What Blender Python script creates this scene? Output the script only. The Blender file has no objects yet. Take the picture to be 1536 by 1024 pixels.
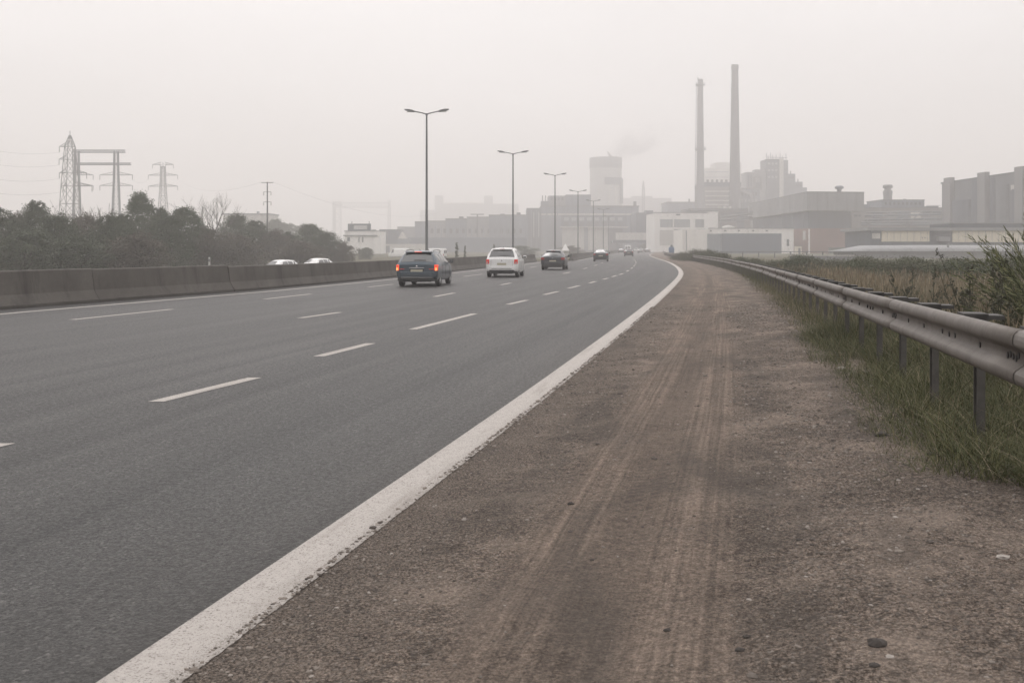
import bpy, bmesh, math, random
import numpy as np
from mathutils import Vector, Matrix
R = math.radians
rng = np.random.default_rng(7)
random.seed(7)
SC = bpy.context.scene
COL = SC.collection
F = 1493.3          # focal length in pixels of a 1536 px wide picture (35 mm lens)
H = 1.6             # eye height
HY = 372.0          # horizon row

# ------------------------------------------------------------------ helpers
def at(px, py, d):                      # a picture point at a known distance -> where it stands in the world
    return Vector(((px-768.0)*d/F, d, H-(py-HY)*d/F))
def gx(px, d): return (px-768.0)*d/F
def gz(py, d): return H-(py-HY)*d/F

_D = np.linspace(-60, 1800, 3721)
_S = np.interp(_D, [-60, 4, 13, 33, 52, 70, 87, 104, 123, 150, 200, 240, 1800],
               [.236, .232, .216, .204, .193, .157, .138, .130, .112, .114, .122, .150, .150])
_X = np.concatenate([[0], np.cumsum((_S[1:]+_S[:-1])*.5*np.diff(_D))])
_X += -1.53-np.interp(3.66, _D, _X)
def XR(d): return np.interp(d, _D, _X)          # outer edge of the right edge line
def SL(d): return np.interp(d, _D, _S)
def road_pt(o, d, z=0.0):
    return Vector((float(XR(d))+o, d, z))

def tag(o, label=None, cat=None, group=None, kind=None):
    if label: o['label'] = label
    if cat: o['category'] = cat
    if group: o['group'] = group
    if kind: o['kind'] = kind
    return o
def thing(name, loc, label, cat, group=None, rz=0.0):
    o = bpy.data.objects.new(name, None); COL.objects.link(o)
    o.empty_display_size = .3
    o.location = loc; o.rotation_euler = (0, 0, rz)
    return tag(o, label, cat, group)
def copy_tree(o, parent=None):
    c = o.copy(); COL.objects.link(c)
    if parent: c.parent = parent
    for ch in list(o.children): copy_tree(ch, c)
    return c

class MB:
    def __init__(s): s.v = []; s.f = []; s.sm = []
    def add(s, vs, fs, smooth=False):
        b = len(s.v); s.v.extend([tuple(p) for p in vs])
        for f in fs: s.f.append(tuple(i+b for i in f)); s.sm.append(smooth)
        return s
    def box(s, c, size, rz=0.0, top=1.0):
        cx, cy, cz = c; sx, sy, sz = size[0]/2, size[1]/2, size[2]/2
        co, si = math.cos(rz), math.sin(rz); vs = []
        for z, k in ((-sz, 1), (sz, top)):
            for x, y in ((-sx, -sy), (sx, -sy), (sx, sy), (-sx, sy)):
                x *= k; y *= k
                vs.append((cx+x*co-y*si, cy+x*si+y*co, cz+z))
        return s.add(vs, [(3, 2, 1, 0), (4, 5, 6, 7), (0, 1, 5, 4), (1, 2, 6, 5), (2, 3, 7, 6), (3, 0, 4, 7)])
    def box2(s, x0, x1, y0, y1, z0, z1):
        return s.box(((x0+x1)/2, (y0+y1)/2, (z0+z1)/2), (x1-x0, y1-y0, z1-z0))
    def prism(s, pts, z0, z1):
        n = len(pts)
        zz1 = z1 if hasattr(z1, '__len__') else [z1]*n
        vs = [(p[0], p[1], z0) for p in pts]+[(p[0], p[1], zz1[i]) for i, p in enumerate(pts)]
        fs = [tuple(reversed(range(n))), tuple(range(n, 2*n))]+[(i, (i+1) % n, n+(i+1) % n, n+i) for i in range(n)]
        return s.add(vs, fs)
    def tube(s, pts, rad, n=8, cap=True, smooth=True):
        pts = [Vector(p) for p in pts]
        if not hasattr(rad, '__len__'): rad = [rad]*len(pts)
        vs = []; fs = []
        for i, p in enumerate(pts):
            a = pts[max(i-1, 0)]; b = pts[min(i+1, len(pts)-1)]
            t = (b-a).normalized()
            up = Vector((0, 0, 1)) if abs(t.z) < .95 else Vector((0, 1, 0))
            u = t.cross(up).normalized(); w = u.cross(t).normalized()
            for k in range(n):
                q = 2*math.pi*k/n
                vs.append(p+(u*math.cos(q)+w*math.sin(q))*rad[i])
        for i in range(len(pts)-1):
            for k in range(n):
                fs.append((i*n+k, i*n+(k+1) % n, (i+1)*n+(k+1) % n, (i+1)*n+k))
        s.add(vs, fs, smooth)
        if cap:
            s.add([vs[k] for k in range(n)], [tuple(range(n))])
            s.add([vs[(len(pts)-1)*n+k] for k in range(n)], [tuple(reversed(range(n)))])
        return s
    def bar(s, a, b, w): return s.tube([a, b], w, n=4, smooth=False)
    def lathe(s, prof, c=(0, 0, 0), n=24, axis='z', smooth=True):
        vs = []; fs = []
        for r, h in prof:
            for k in range(n):
                q = 2*math.pi*k/n; a, b = r*math.cos(q), r*math.sin(q)
                p = (a, b, h) if axis == 'z' else ((h, a, b) if axis == 'x' else (a, h, b))
                vs.append((c[0]+p[0], c[1]+p[1], c[2]+p[2]))
        for i in range(len(prof)-1):
            for k in range(n):
                fs.append((i*n+k, i*n+(k+1) % n, (i+1)*n+(k+1) % n, (i+1)*n+k))
        s.add(vs, fs, smooth)
        return s
    def build(s, name, m, parent=None, bevel=0.0, fix=True):
        me = bpy.data.meshes.new(name)
        me.from_pydata(s.v, [], s.f)
        me.polygons.foreach_set('use_smooth', s.sm)
        if fix:
            bm = bmesh.new(); bm.from_mesh(me)
            bmesh.ops.recalc_face_normals(bm, faces=bm.faces)
            bm.to_mesh(me); bm.free()
        me.materials.append(m); me.update()
        o = bpy.data.objects.new(name, me); COL.objects.link(o)
        if parent: o.parent = parent
        if bevel:
            bv = o.modifiers.new('b', 'BEVEL'); bv.width = bevel; bv.segments = 2; bv.limit_method = 'ANGLE'
        return o

def fast_mesh(name, verts, faces, m, parent=None, uv=None, smooth=False, attrs=None):
    """verts (n,3) array; faces (k,4) or (k,3) array or a list of such arrays"""
    if not isinstance(faces, list): faces = [faces]
    me = bpy.data.meshes.new(name)
    me.vertices.add(len(verts)); me.vertices.foreach_set('co', np.asarray(verts, np.float32).ravel())
    loops = np.concatenate([f.ravel() for f in faces]).astype(np.int32)
    tot = np.concatenate([np.full(len(f), f.shape[1]) for f in faces]).astype(np.int32)
    st = np.concatenate([[0], np.cumsum(tot)[:-1]]).astype(np.int32)
    me.loops.add(len(loops)); me.loops.foreach_set('vertex_index', loops)
    me.polygons.add(len(tot)); me.polygons.foreach_set('loop_start', st); me.polygons.foreach_set('loop_total', tot)
    me.polygons.foreach_set('use_smooth', np.full(len(tot), smooth))
    if uv is not None:
        l = me.uv_layers.new(name='UVMap')
        l.data.foreach_set('uv', np.asarray(uv, np.float32)[loops].ravel())
    me.update(calc_edges=True); me.validate()
    me.materials.append(m)
    o = bpy.data.objects.new(name, me); COL.objects.link(o)
    if parent: o.parent = parent
    return o

def vnoise(x, y, seed=0):               # value noise, arrays, roughly -1..1
    xi = np.floor(x).astype(np.int64); yi = np.floor(y).astype(np.int64)
    fx = x-xi; fy = y-yi; fx = fx*fx*(3-2*fx); fy = fy*fy*(3-2*fy)
    def h(a, b):
        n = (a*374761393+b*668265263+seed*982451653) & 0x7fffffff
        n = ((n ^ (n >> 13))*1274126177) & 0x7fffffff
        return ((n ^ (n >> 16)) & 0xffff)/32767.5-1
    return (h(xi, yi)*(1-fx)+h(xi+1, yi)*fx)*(1-fy)+(h(xi, yi+1)*(1-fx)+h(xi+1, yi+1)*fx)*fy

# ------------------------------------------------------------------ materials
class NT:
    def __init__(s, name):
        s.m = bpy.data.materials.new(name); s.m.use_nodes = True
        s.t = s.m.node_tree; s.b = s.t.nodes['Principled BSDF']; s.out = s.t.nodes['Material Output']
        s.tc = None
    def n(s, typ, **kw):
        nd = s.t.nodes.new(typ)
        for k, v in kw.items():
            if k.startswith('i_'): nd.inputs[k[2:].replace('_', ' ')].default_value = v
            else: setattr(nd, k, v)
        return nd
    def l(s, a, b): s.t.links.new(a, b)
    def coord(s, which='Object'):
        if s.tc is None: s.tc = s.n('ShaderNodeTexCoord')
        return s.tc.outputs[which]
    def noise(s, scale, detail=3, rough=.6, vec=None, stretch=None, dist=0):
        nd = s.n('ShaderNodeTexNoise'); nd.inputs['Scale'].default_value = scale
        nd.inputs['Detail'].default_value = detail; nd.inputs['Roughness'].default_value = rough
        nd.inputs['Distortion'].default_value = dist
        v = vec or s.coord()
        if stretch:
            mp = s.n('ShaderNodeMapping'); mp.inputs['Scale'].default_value = stretch
            s.l(v, mp.inputs['Vector']); v = mp.outputs[0]
        s.l(v, nd.inputs['Vector'])
        return nd.outputs['Fac']
    def ramp(s, fac, stops):
        r = s.n('ShaderNodeValToRGB'); e = r.color_ramp.elements
        while len(e) < len(stops): e.new(.5)
        for i, (p, c) in enumerate(stops):
            e[i].position = p
            e[i].color = (c, c, c, 1) if not hasattr(c, '__len__') else (*c, 1)
        s.l(fac, r.inputs[0]); return r.outputs[0]
    def mix(s, fac, a, b, mode='MIX'):
        x = s.n('ShaderNodeMix', data_type='RGBA', blend_type=mode)
        for sock, v in ((x.inputs[0], fac), (x.inputs[6], a), (x.inputs[7], b)):
            if hasattr(v, 'links') or hasattr(v, 'is_linked'): s.l(v, sock)
            elif hasattr(v, '__len__'): sock.default_value = (*v, 1)
            else: sock.default_value = v
        return x.outputs[2]
    def math(s, op, a, b=None, c=None):
        x = s.n('ShaderNodeMath', operation=op)
        for i, v in enumerate((a, b, c)):
            if v is None: continue
            if hasattr(v, 'is_linked'): s.l(v, x.inputs[i])
            else: x.inputs[i].default_value = v
        return x.outputs[0]
    def bump(s, h, strength=.3, dist=.02, prev=None):
        b = s.n('ShaderNodeBump'); b.inputs['Strength'].default_value = strength; b.inputs['Distance'].default_value = dist
        s.l(h, b.inputs['Height'])
        if prev is not None: s.l(prev, b.inputs['Normal'])
        return b.outputs[0]
    def done(s, color=None, rough=None, normal=None, **kw):
        for key, v in (('Base Color', color), ('Roughness', rough), ('Normal', normal)):
            if v is None: continue
            if hasattr(v, 'is_linked'): s.l(v, s.b.inputs[key])
            elif hasattr(v, '__len__'): s.b.inputs[key].default_value = (*v, 1)
            else: s.b.inputs[key].default_value = v
        for k, v in kw.items():
            k = k.replace('_', ' ')
            if hasattr(v, '__len__'): v = (*v, 1)
            s.b.inputs[k].default_value = v
        return s.m

_cache = {}
def plain(name, col, rough=.7, var=.15, scale=3.0, bump=0.0, bscale=20, **kw):
    if name in _cache: return _cache[name]
    t = NT(name)
    f = t.noise(scale, 4, .65)
    c = t.mix(t.ramp(f, [(.3, 0), (.7, 1)]), tuple(x*(1-var) for x in col), tuple(min(1, x*(1+var)) for x in col))
    nrm = t.bump(t.noise(bscale, 4), .4, bump) if bump else None
    _cache[name] = t.done(c, rough, nrm, **kw)
    return _cache[name]
def wallmat(name, col, var=.12, seams=None, rough=.85):
    """weathered cladding or concrete: patches, faint vertical runs, optional panel seams (m)"""
    if name in _cache: return _cache[name]
    t = NT(name)
    a = t.noise(.12, 4, .6); b = t.noise(.5, 3, .6, stretch=(1, 1, .08))
    c = t.mix(t.ramp(a, [(.3, 0), (.7, 1)]), tuple(x*(1-var) for x in col), tuple(min(1, x*(1+var)) for x in col))
    c = t.mix(t.math('MULTIPLY', t.ramp(b, [(.5, 0), (.75, 1)]), .45), c, tuple(x*.62 for x in col))
    if seams:
        sx = t.n('ShaderNodeSeparateXYZ'); t.l(t.coord(), sx.inputs[0])
        q = t.math('ADD', sx.outputs[0], sx.outputs[1])
        w = t.math('FRACT', t.math('DIVIDE', q, seams))
        c = t.mix(t.math('MULTIPLY', t.math('LESS_THAN', w, .10), .4), c, tuple(x*.5 for x in col))
    _cache[name] = t.done(c, rough)
    return _cache[name]

def foliage_and_pods(name, dark, mid, light, trans=.0):
    if name in _cache: return _cache[name]
    t = NT(name)
    g = t.n('ShaderNodeNewGeometry')
    f = t.noise(.55, 3, .6)
    c = t.mix(t.ramp(f, [(.35, 0), (.65, 1)]), dark, mid)
    c = t.mix(t.ramp(g.outputs['Random Per Island'], [(.35, 0), (1, .85)]), c, light)
    _cache[name] = t.done(c, .75, Specular_IOR_Level=.25)
    return _cache[name]

M = {}
M['concrete'] = None
# asphalt -------------------------------------------------------------
def m_asphalt():
    t = NT('asphalt'); uv = t.coord('UV')
    agg = t.n('ShaderNodeTexVoronoi'); agg.inputs['Scale'].default_value = 58; t.l(t.coord(), agg.inputs['Vector'])
    fine = t.noise(62, 4, .85); mid = t.noise(22, 4, .8); big = t.noise(.9, 4, .6)
    streak = t.noise(1.0, 4, .6, vec=uv, stretch=(2.2, .05, 1), dist=.3)
    patch = t.noise(1.0, 3, .6, vec=uv, stretch=(.5, .12, 1))
    c = t.ramp(fine, [(.42, (.002, .002, .002)), (.5, (.011, .0106, .0102)), (.60, (.075, .072, .068))])
    c = t.mix(t.ramp(agg.outputs['Color'], [(.66, 0), (.9, .85)]), c, (.10, .096, .091))
    c = t.mix(t.ramp(agg.outputs['Distance'], [(.45, 0), (.75, .55)]), c, (.028, .027, .026))
    c = t.mix(.75, c, t.ramp(mid, [(.36, .35), (.64, 1.6)]), 'MULTIPLY')
    c = t.mix(.9, c, t.ramp(streak, [(.36, .50), (.64, 1.4)]), 'MULTIPLY')
    c = t.mix(.8, c, t.ramp(patch, [(.3, .72), (.7, 1.22)]), 'MULTIPLY')
    c = t.mix(.5, c, t.ramp(big, [(.3, .85), (.7, 1.15)]), 'MULTIPLY')
    sx = t.n('ShaderNodeSeparateXYZ'); t.l(uv, sx.inputs[0])
    wob = t.math('MULTIPLY', t.math('SUBTRACT', t.noise(.5, 4, .7, vec=uv), .5), .16)
    for u0, wd, k in ((-3.72, .018, .75), (-7.45, .02, .6), (-12.1, .02, .5)):
        dd = t.math('ABSOLUTE', t.math('SUBTRACT', t.math('ADD', sx.outputs[0], wob), u0))
        fall = t.math('MULTIPLY', t.math('LESS_THAN', dd, wd), t.math('MULTIPLY', t.ramp(mid, [(.35, .2), (.6, 1)]), k))
        c = t.mix(fall, c, (.022, .021, .020))
    # dust creeping in from the verge
    du = t.math('SMOOTH_MIN', t.math('MULTIPLY', t.math('ADD', sx.outputs[0], 1.1), .5), 1.0, .1)
    du = t.math('MULTIPLY', t.math('MAXIMUM', du, 0.0), t.ramp(patch, [(.3, .1), (.7, .6)]))
    c = t.mix(du, c, (.07, .058, .048))
    hh = t.math('ADD', t.math('MULTIPLY', agg.outputs['Distance'], -.7), fine)
    nrm = t.bump(hh, .6, .014)
    return t.done(c, t.ramp(mid, [(.38, .44), (.62, .70)]), nrm, Specular_IOR_Level=.38)
def m_dirt():
    t = NT('dirt'); uv = t.coord('UV')
    fine = t.noise(70, 4, .85); mid = t.noise(20, 5, .8); big = t.noise(1.5, 4, .62); huge = t.noise(.45, 3, .6)
    vor = t.n('ShaderNodeTexVoronoi'); vor.inputs['Scale'].default_value = 42; t.l(t.coord(), vor.inputs['Vector'])
    vo2 = t.n('ShaderNodeTexVoronoi'); vo2.inputs['Scale'].default_value = 85; t.l(t.coord(), vo2.inputs['Vector'])
    sx = t.n('ShaderNodeSeparateXYZ'); t.l(uv, sx.inputs[0])
    wob = t.math('MULTIPLY', t.math('SUBTRACT', t.noise(.16, 2, .5, vec=uv), .5), .5)
    u = t.math('ADD', sx.outputs[0], wob)
    def band(u0, u1, soft):
        a = t.n('ShaderNodeMapRange', interpolation_type='SMOOTHSTEP'); t.l(u, a.inputs[0]); a.inputs[1].default_value = u0-soft; a.inputs[2].default_value = u0+soft
        b = t.n('ShaderNodeMapRange', interpolation_type='SMOOTHSTEP'); t.l(u, b.inputs[0]); b.inputs[1].default_value = u1-soft; b.inputs[2].default_value = u1+soft
        return t.math('MULTIPLY', a.outputs[0], t.math('SUBTRACT', 1.0, b.outputs[0]))
    track = t.math('MULTIPLY', band(1.25, 2.35, .14), t.ramp(big, [(.25, .55), (.6, 1)]))
    tyre = t.math('MULTIPLY', band(1.62, 1.92, .06), t.ramp(huge, [(.3, .35), (.6, 1)]))
    grit = t.math('MULTIPLY', band(-.6, .85, .4), t.ramp(big, [(.3, .55), (.7, 1)]))
    # gravelly brown ground
    c = t.ramp(fine, [(.40, (.044, .033, .025)), (.5, (.150, .115, .090)), (.60, (.37, .30, .245))])
    c = t.mix(t.ramp(vo2.outputs['Color'], [(.55, 0), (.95, .6)]), c, (.25, .222, .198))
    c = t.mix(t.ramp(vor.outputs['Color'], [(.74, 0), (.9, .7)]), c, (.075, .063, .054))
    c = t.mix(.8, c, t.ramp(mid, [(.36, .45), (.64, 1.55)]), 'MULTIPLY')
    c = t.mix(t.ramp(big, [(.52, 0), (.68, .75)]), c, t.mix(.6, (.245, .198, .162), t.ramp(fine, [(.4, .55), (.6, 1.4)]), 'MULTIPLY'))
    c = t.mix(.9, c, t.ramp(big, [(.34, .58), (.66, 1.20)]), 'MULTIPLY')
    # rolled dust of the wheel track, with fine ribs along it
    ribn = t.noise(1.0, 3, .6, vec=uv, stretch=(26, .22, 1), dist=.25)
    rib2 = t.noise(1.0, 2, .6, vec=uv, stretch=(9, .1, 1))
    dust = t.mix(.85, (.228, .178, .142), t.ramp(ribn, [(.36, .52), (.64, 1.32)]), 'MULTIPLY')
    dust = t.mix(.8, dust, t.ramp(rib2, [(.3, .88), (.7, 1.08)]), 'MULTIPLY')
    dust = t.mix(.8, dust, t.ramp(mid, [(.36, .58), (.64, 1.32)]), 'MULTIPLY')
    dust = t.mix(.8, dust, t.ramp(fine, [(.4, .62), (.6, 1.34)]), 'MULTIPLY')
    c = t.mix(t.math('MULTIPLY', track, .8), c, dust)
    tread = t.n('ShaderNodeTexWave', wave_type='BANDS', bands_direction='Y'); tread.inputs['Scale'].default_value = 3.4; tread.inputs['Distortion'].default_value = 2.5
    t.l(uv, tread.inputs['Vector'])
    ty = t.math('MULTIPLY', tyre, t.ramp(ribn, [(.42, 0), (.58, 1)]))
    ty = t.math('MULTIPLY', ty, t.ramp(tread.outputs['Fac'], [(.2, .7), (.6, 1)]))
    c = t.mix(t.math('MULTIPLY', ty, .7), c, (.062, .050, .042))
    # the black-topped strip beside the white line
    gc = t.ramp(fine, [(.41, (.026, .021, .017)), (.5, (.104, .084, .069)), (.60, (.30, .25, .21))])
    gc = t.mix(t.ramp(vo2.outputs['Color'], [(.6, 0), (.95, .6)]), gc, (.19, .17, .15))
    c = t.mix(t.math('MULTIPLY', grit, .8), c, gc)
    ds = t.noise(1.0, 3, .6, vec=uv, stretch=(1.4, .35, 1), dist=.5)
    c = t.mix(t.ramp(ds, [(.50, 0), (.66, .68)]), c, t.mix(.7, (.088, .074, .063), t.ramp(fine, [(.2, .6), (.8, 1.5)]), 'MULTIPLY'))
    h1 = t.math('ADD', t.math('MULTIPLY', vor.outputs['Distance'], -.8), t.math('MULTIPLY', mid, 1.6))
    n1 = t.bump(h1, .9, .03)
    n2 = t.bump(fine, .8, .010, n1)
    n3 = t.bump(t.math('MULTIPLY', track, ribn), .8, .03, n2)
    return t.done(c, .92, n3, Specular_IOR_Level=.25)
def m_paint():
    t = NT('road_paint'); uv = t.coord('UV')
    fine = t.noise(75, 4, .85); mid = t.noise(14, 5, .75)
    sx = t.n('ShaderNodeSeparateXYZ'); t.l(uv, sx.inputs[0])
    c = t.ramp(mid, [(.3, (.38, .35, .325)), (.7, (.50, .47, .44))])
    c = t.mix(t.ramp(fine, [(.40, .85), (.46, 0)]), c, (.13, .115, .10))
    tr = t.noise(1.0, 3, .6, vec=uv, stretch=(6, .5, 1)); c = t.mix(t.ramp(tr, [(.54, 0), (.68, .45)]), c, (.24, .215, .19))
    edge = t.n('ShaderNodeMapRange'); t.l(sx.outputs[0], edge.inputs[0]); edge.inputs[1].default_value = .16; edge.inputs[2].default_value = .34
    wear = t.math('ADD', t.math('MULTIPLY', edge.outputs[0], .13), t.math('ADD', t.math('MULTIPLY', fine, .62), t.math('MULTIPLY', mid, .38)))
    c = t.mix(t.ramp(wear, [(.585, 0), (.63, .85)]), c, (.17, .15, .13))
    return t.done(c, .75, t.bump(fine, .7, .01), Specular_IOR_Level=.3)
def m_barrier():
    t = NT('stained_concrete')
    a = t.noise(.8, 5, .65); f = t.noise(40, 3, .7); runs = t.noise(.9, 5, .75, stretch=(1, 1, .16))
    c = t.mix(t.ramp(a, [(.3, 0), (.7, 1)]), (.075, .068, .060), (.125, .115, .103))
    c = t.mix(t.ramp(runs, [(.48, 0), (.66, .75)]), c, (.036, .032, .029))
    c = t.mix(.4, c, t.ramp(f, [(.3, .7), (.7, 1.3)]), 'MULTIPLY')
    sx = t.n('ShaderNodeSeparateXYZ'); t.l(t.coord(), sx.inputs[0])
    low = t.n('ShaderNodeMapRange'); t.l(sx.outputs[2], low.inputs[0]); low.inputs[1].default_value = .12; low.inputs[2].default_value = .02
    c = t.mix(t.math('MULTIPLY', low.outputs[0], .7), c, (.05, .045, .040))
    return t.done(c, .9, t.bump(f, .35, .01))
def m_rail():
    t = NT('weathered_galvanised_steel')
    a = t.noise(1.6, 5, .7); b = t.noise(7, 4, .7); f = t.noise(90, 2, .6)
    c = t.mix(t.ramp(a, [(.3, 0), (.7, 1)]), (.118, .105, .093), (.165, .149, .134))
    c = t.mix(t.ramp(b, [(.58, 0), (.8, .4)]), c, (.085, .072, .062))
    st = t.noise(2.2, 5, .75, stretch=(1.4, 1.4, .5)); c = t.mix(t.ramp(st, [(.56, 0), (.72, .55)]), c, (.062, .050, .040))
    c = t.mix(.35, c, t.ramp(f, [(.3, .75), (.7, 1.25)]), 'MULTIPLY')
    return t.done(c, t.ramp(b, [(.3, .5), (.7, .62)]), t.bump(b, .10, .004), Metallic=.4, Specular_IOR_Level=.4)
M['asphalt'] = m_asphalt(); M['dirt'] = m_dirt(); M['paint'] = m_paint(); M['barrier'] = m_barrier(); M['rail'] = m_rail()
M['spacer'] = plain('dark_spacer_steel', (.045, .042, .039), .7, .3, 6)
M['post'] = plain('dull_steel_post', (.085, .079, .072), .7, .3, 6, Metallic=.2)
M['bolt'] = plain('dark_bolt', (.018, .016, .015), .6)
M['lampmetal'] = plain('grey_painted_steel', (.10, .105, .105), .5, .1)
M['lamplens'] = plain('lamp_lens', (.45, .45, .43), .35)
def m_field():
    t = NT('field_ground')
    a = t.noise(.05, 5, .6); b = t.noise(.9, 4, .6)
    c = t.mix(t.ramp(a, [(.35, 0), (.65, 1)]), (.060, .066, .036), (.105, .090, .055))
    c = t.mix(.5, c, t.ramp(b, [(.3, .7), (.7, 1.3)]), 'MULTIPLY')
    return t.done(c, .95, t.bump(b, .5, .1), Specular_IOR_Level=.1)
M['field'] = m_field()

# ------------------------------------------------------------------ ground, road, verge
def rise(d): return np.interp(d, [0, 5, 12, 37, 60, 90], [.24, .22, .19, .07, .02, 0.0])    # the verge is a little higher near the camera
def bar_off(d): return np.interp(d, [-60, 25, 27, 38, 110, 119], [-17.2, -16.6, -16.5, -15.5, -15.4, -15.2])
def bar2_off(d): return np.interp(d, [119, 125, 222, 300, 1800], [-12.0, -11.3, -9.6, -11.0, -11.0])
def left_line(d): return np.interp(d, [-60, 25, 37, 110, 125, 200, 1800], [-16.0, -15.4, -14.55, -14.3, -10.9, -9.8, -10.2])
def ground_z(o, d):
    o = np.asarray(o, float); d = np.asarray(d, float)
    zr = np.interp(o, [-1e4, -30, -19, -17.4, -17.0, .3, 4.2, 5.2, 9, 1e4], [-1.0, -1.0, -.5, -.3, -.06, -.06, -.06, -.05, -.3, -.3])
    zr = zr+rise(d)*np.interp(o, [0, .4, 3.4, 5.2, 9], [0, 0, .85, 1, 0])
    zr = zr+np.interp(np.abs(o+6), [14, 60], [0, .25])*vnoise(o/38+5, d/45+3, 4)
    far = np.clip((d-500)/300, 0, 1)
    return zr*(1-far)+far*(-.2)
ov = np.array([-1500, -1000, -600, -350, -200, -120, -80, -55, -40, -30, -25, -21, -19, -17.6, -17.4, -17.0, -16.5, -8, .2, 1.5, 3.0, 3.6, 4.2, 4.6, 5.2, 6, 7.5, 9, 12, 16, 22, 30, 42, 60, 85, 130, 220, 380, 700, 1100, 1500])
dv = np.concatenate([np.linspace(-40, 0, 9), np.linspace(2, 60, 49), np.linspace(64, 200, 35), np.geomspace(210, 1750, 40)])
def sheet(name, ov, dv, zf, m, uvs=True, off=None):
    O, D = np.meshgrid(ov, dv); 
    if off is not None: O = off(O, D)
    X = XR(D)+O; Z = zf(O, D)
    V = np.stack([X, D, Z], -1).reshape(-1, 3); nO = len(ov)
    i = np.arange(len(dv)-1)[:, None]*nO+np.arange(nO-1)[None, :]
    Fq = np.stack([i, i+1, i+nO+1, i+nO], -1).reshape(-1, 4)
    return fast_mesh(name, V, Fq, m, uv=np.stack([O, D], -1).reshape(-1, 2), smooth=True)
g = sheet('ground', ov, dv, ground_z, M['field']); g['kind'] = 'structure'
# carriageway: left edge runs under the barrier
rd = np.concatenate([np.linspace(-30, 150, 181), np.linspace(155, 300, 30), np.linspace(310, 700, 40)])
def road_off(O, D):
    L = np.where(D < 119, bar_off(D)-.3, bar2_off(np.maximum(D, 119))-.3)
    return L+(O)*( .25-L)
road = sheet('road', np.linspace(0, 1, 9), rd, lambda O, D: 0*O, M['asphalt'], off=road_off); road['kind'] = 'structure'
def shoulder_z(o, d):
    z = rise(d)*np.interp(o, [0, .4, 3.4, 5.2], [0, 0, .85, 1])
    k = np.clip((o-.3)/.5, 0, 1)*np.clip((40-d)/30, 0, 1)
    rut = -.016*np.exp(-((o-1.77-.06*vnoise(d*.3, d*0, 5))/.2)**2)+.003*np.exp(-((o-1.42)/.12)**2)+.004*np.exp(-((o-2.12)/.12)**2)
    rough = .012*vnoise(o*2.1, d*1.6, 1)+.009*vnoise(o*6, d*5, 2)+.005*vnoise(o*17, d*15, 3)*np.interp(o, [.3, 1.2, 1.4, 2.2, 2.5, 4], [.5, .8, .3, .3, 1.3, 1.4])
    z = z+k*(rut+rough)-.05*np.clip((o-4.3)/.6, 0, 1)
    return z
sd = np.concatenate([np.linspace(-20, 1.9, 12), np.linspace(2, 10, 260), np.linspace(10.05, 25, 170), np.linspace(25.2, 60, 120), np.linspace(61, 150, 60), np.linspace(155, 420, 40)])
so = np.concatenate([np.linspace(.25, 4.4, 120), np.linspace(4.5, 5.2, 8)])
sh = sheet('dirt_shoulder', so, sd, shoulder_z, M['dirt']); sh['kind'] = 'structure'

# painted lines
def strip(V, Fq, UV, d0, d1, off, w, step, z=.004, wob=0.0):
    n = max(2, int((d1-d0)/step)+1); ds = np.linspace(d0, d1, n)
    o0 = off(ds) if callable(off) else np.full(n, off)
    b = sum(len(v) for v in V)
    e = wob*.7*vnoise(ds*7, ds*0+3, 9)+wob*vnoise(ds*38, ds*0, 8)
    A = np.stack([XR(ds)+o0, ds, np.full(n, z)], -1); B = np.stack([XR(ds)+o0+w+e, ds, np.full(n, z)], -1)
    V.append(np.stack([A, B], 1).reshape(-1, 3)); UV.append(np.stack([np.stack([o0-o0, ds], -1), np.stack([0*o0+w, ds], -1)], 1).reshape(-1, 2))
    k = np.arange(n-1)*2+b
    Fq.append(np.stack([k, k+1, k+3, k+2], -1))
V, Fq, UV = [], [], []
strip(V, Fq, UV, 1, 30, 0.0, .315, .012, wob=.0035); strip(V, Fq, UV, -10, .99, 0.0, .315, .5); strip(V, Fq, UV, 30.01, 320, 0.0, .315, .1)
o = fast_mesh('right_edge_line', np.concatenate(V), np.concatenate(Fq), M['paint'], uv=np.concatenate(UV)); o['kind'] = 'structure'
V, Fq, UV = [], [], []
strip(V, Fq, UV, -10, 117, left_line, .22, .5); strip(V, Fq, UV, 126, 320, left_line, .2, 1.0)
o = fast_mesh('left_edge_line', np.concatenate(V), np.concatenate(Fq), M['paint'], uv=np.concatenate(UV)); o['kind'] = 'structure'
def yd(y): return H*F/(y-HY)
dashes = [((-130, 697), (8, 665)), ((234, 602.5), (382, 566.5)), ((478, 534.5), (556, 515)), ((619, 494), (712, 470.5)), ((762, 456.6), (790, 450.2)), ((816, 442), (837, 437.2)),
          ((853, 432.4), (869, 428.4)), ((884, 424.6), (893.5, 422)), ((904, 419.2), (912, 417.2)), ((918, 415.2), (925, 413)), ((929, 412), (934.5, 410.2)),
          ((450, 477), (510, 468.4)), ((651.5, 445), (681, 439.4)), ((751, 427.4), (766, 424.4)), ((108, 479.6), (258, 463.8)), ((397, 448.6), (466, 441)), ((553, 430.6), (590, 426.4))]
V, Fq, UV = [], [], []
def quad_dash(x0, y0, x1, y1, w=.17):
    a = np.array(at(x0, y0, yd(y0))[:]); b = np.array(at(x1, y1, yd(y1))[:]); a[2] = b[2] = .004
    n = 24; tt = np.linspace(0, 1, n)[:, None]; p = a+(b-a)*tt
    base = sum(len(v) for v in V)
    V.append(np.stack([p+[-w/2, 0, 0], p+[w/2, 0, 0]], 1).reshape(-1, 3))
    UV.append(np.stack([np.stack([0*tt[:, 0], p[:, 1]], -1), np.stack([0*tt[:, 0]+w, p[:, 1]], -1)], 1).reshape(-1, 2))
    k = np.arange(n-1)*2+base; Fq.append(np.stack([k, k+1, k+3, k+2], -1))
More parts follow.
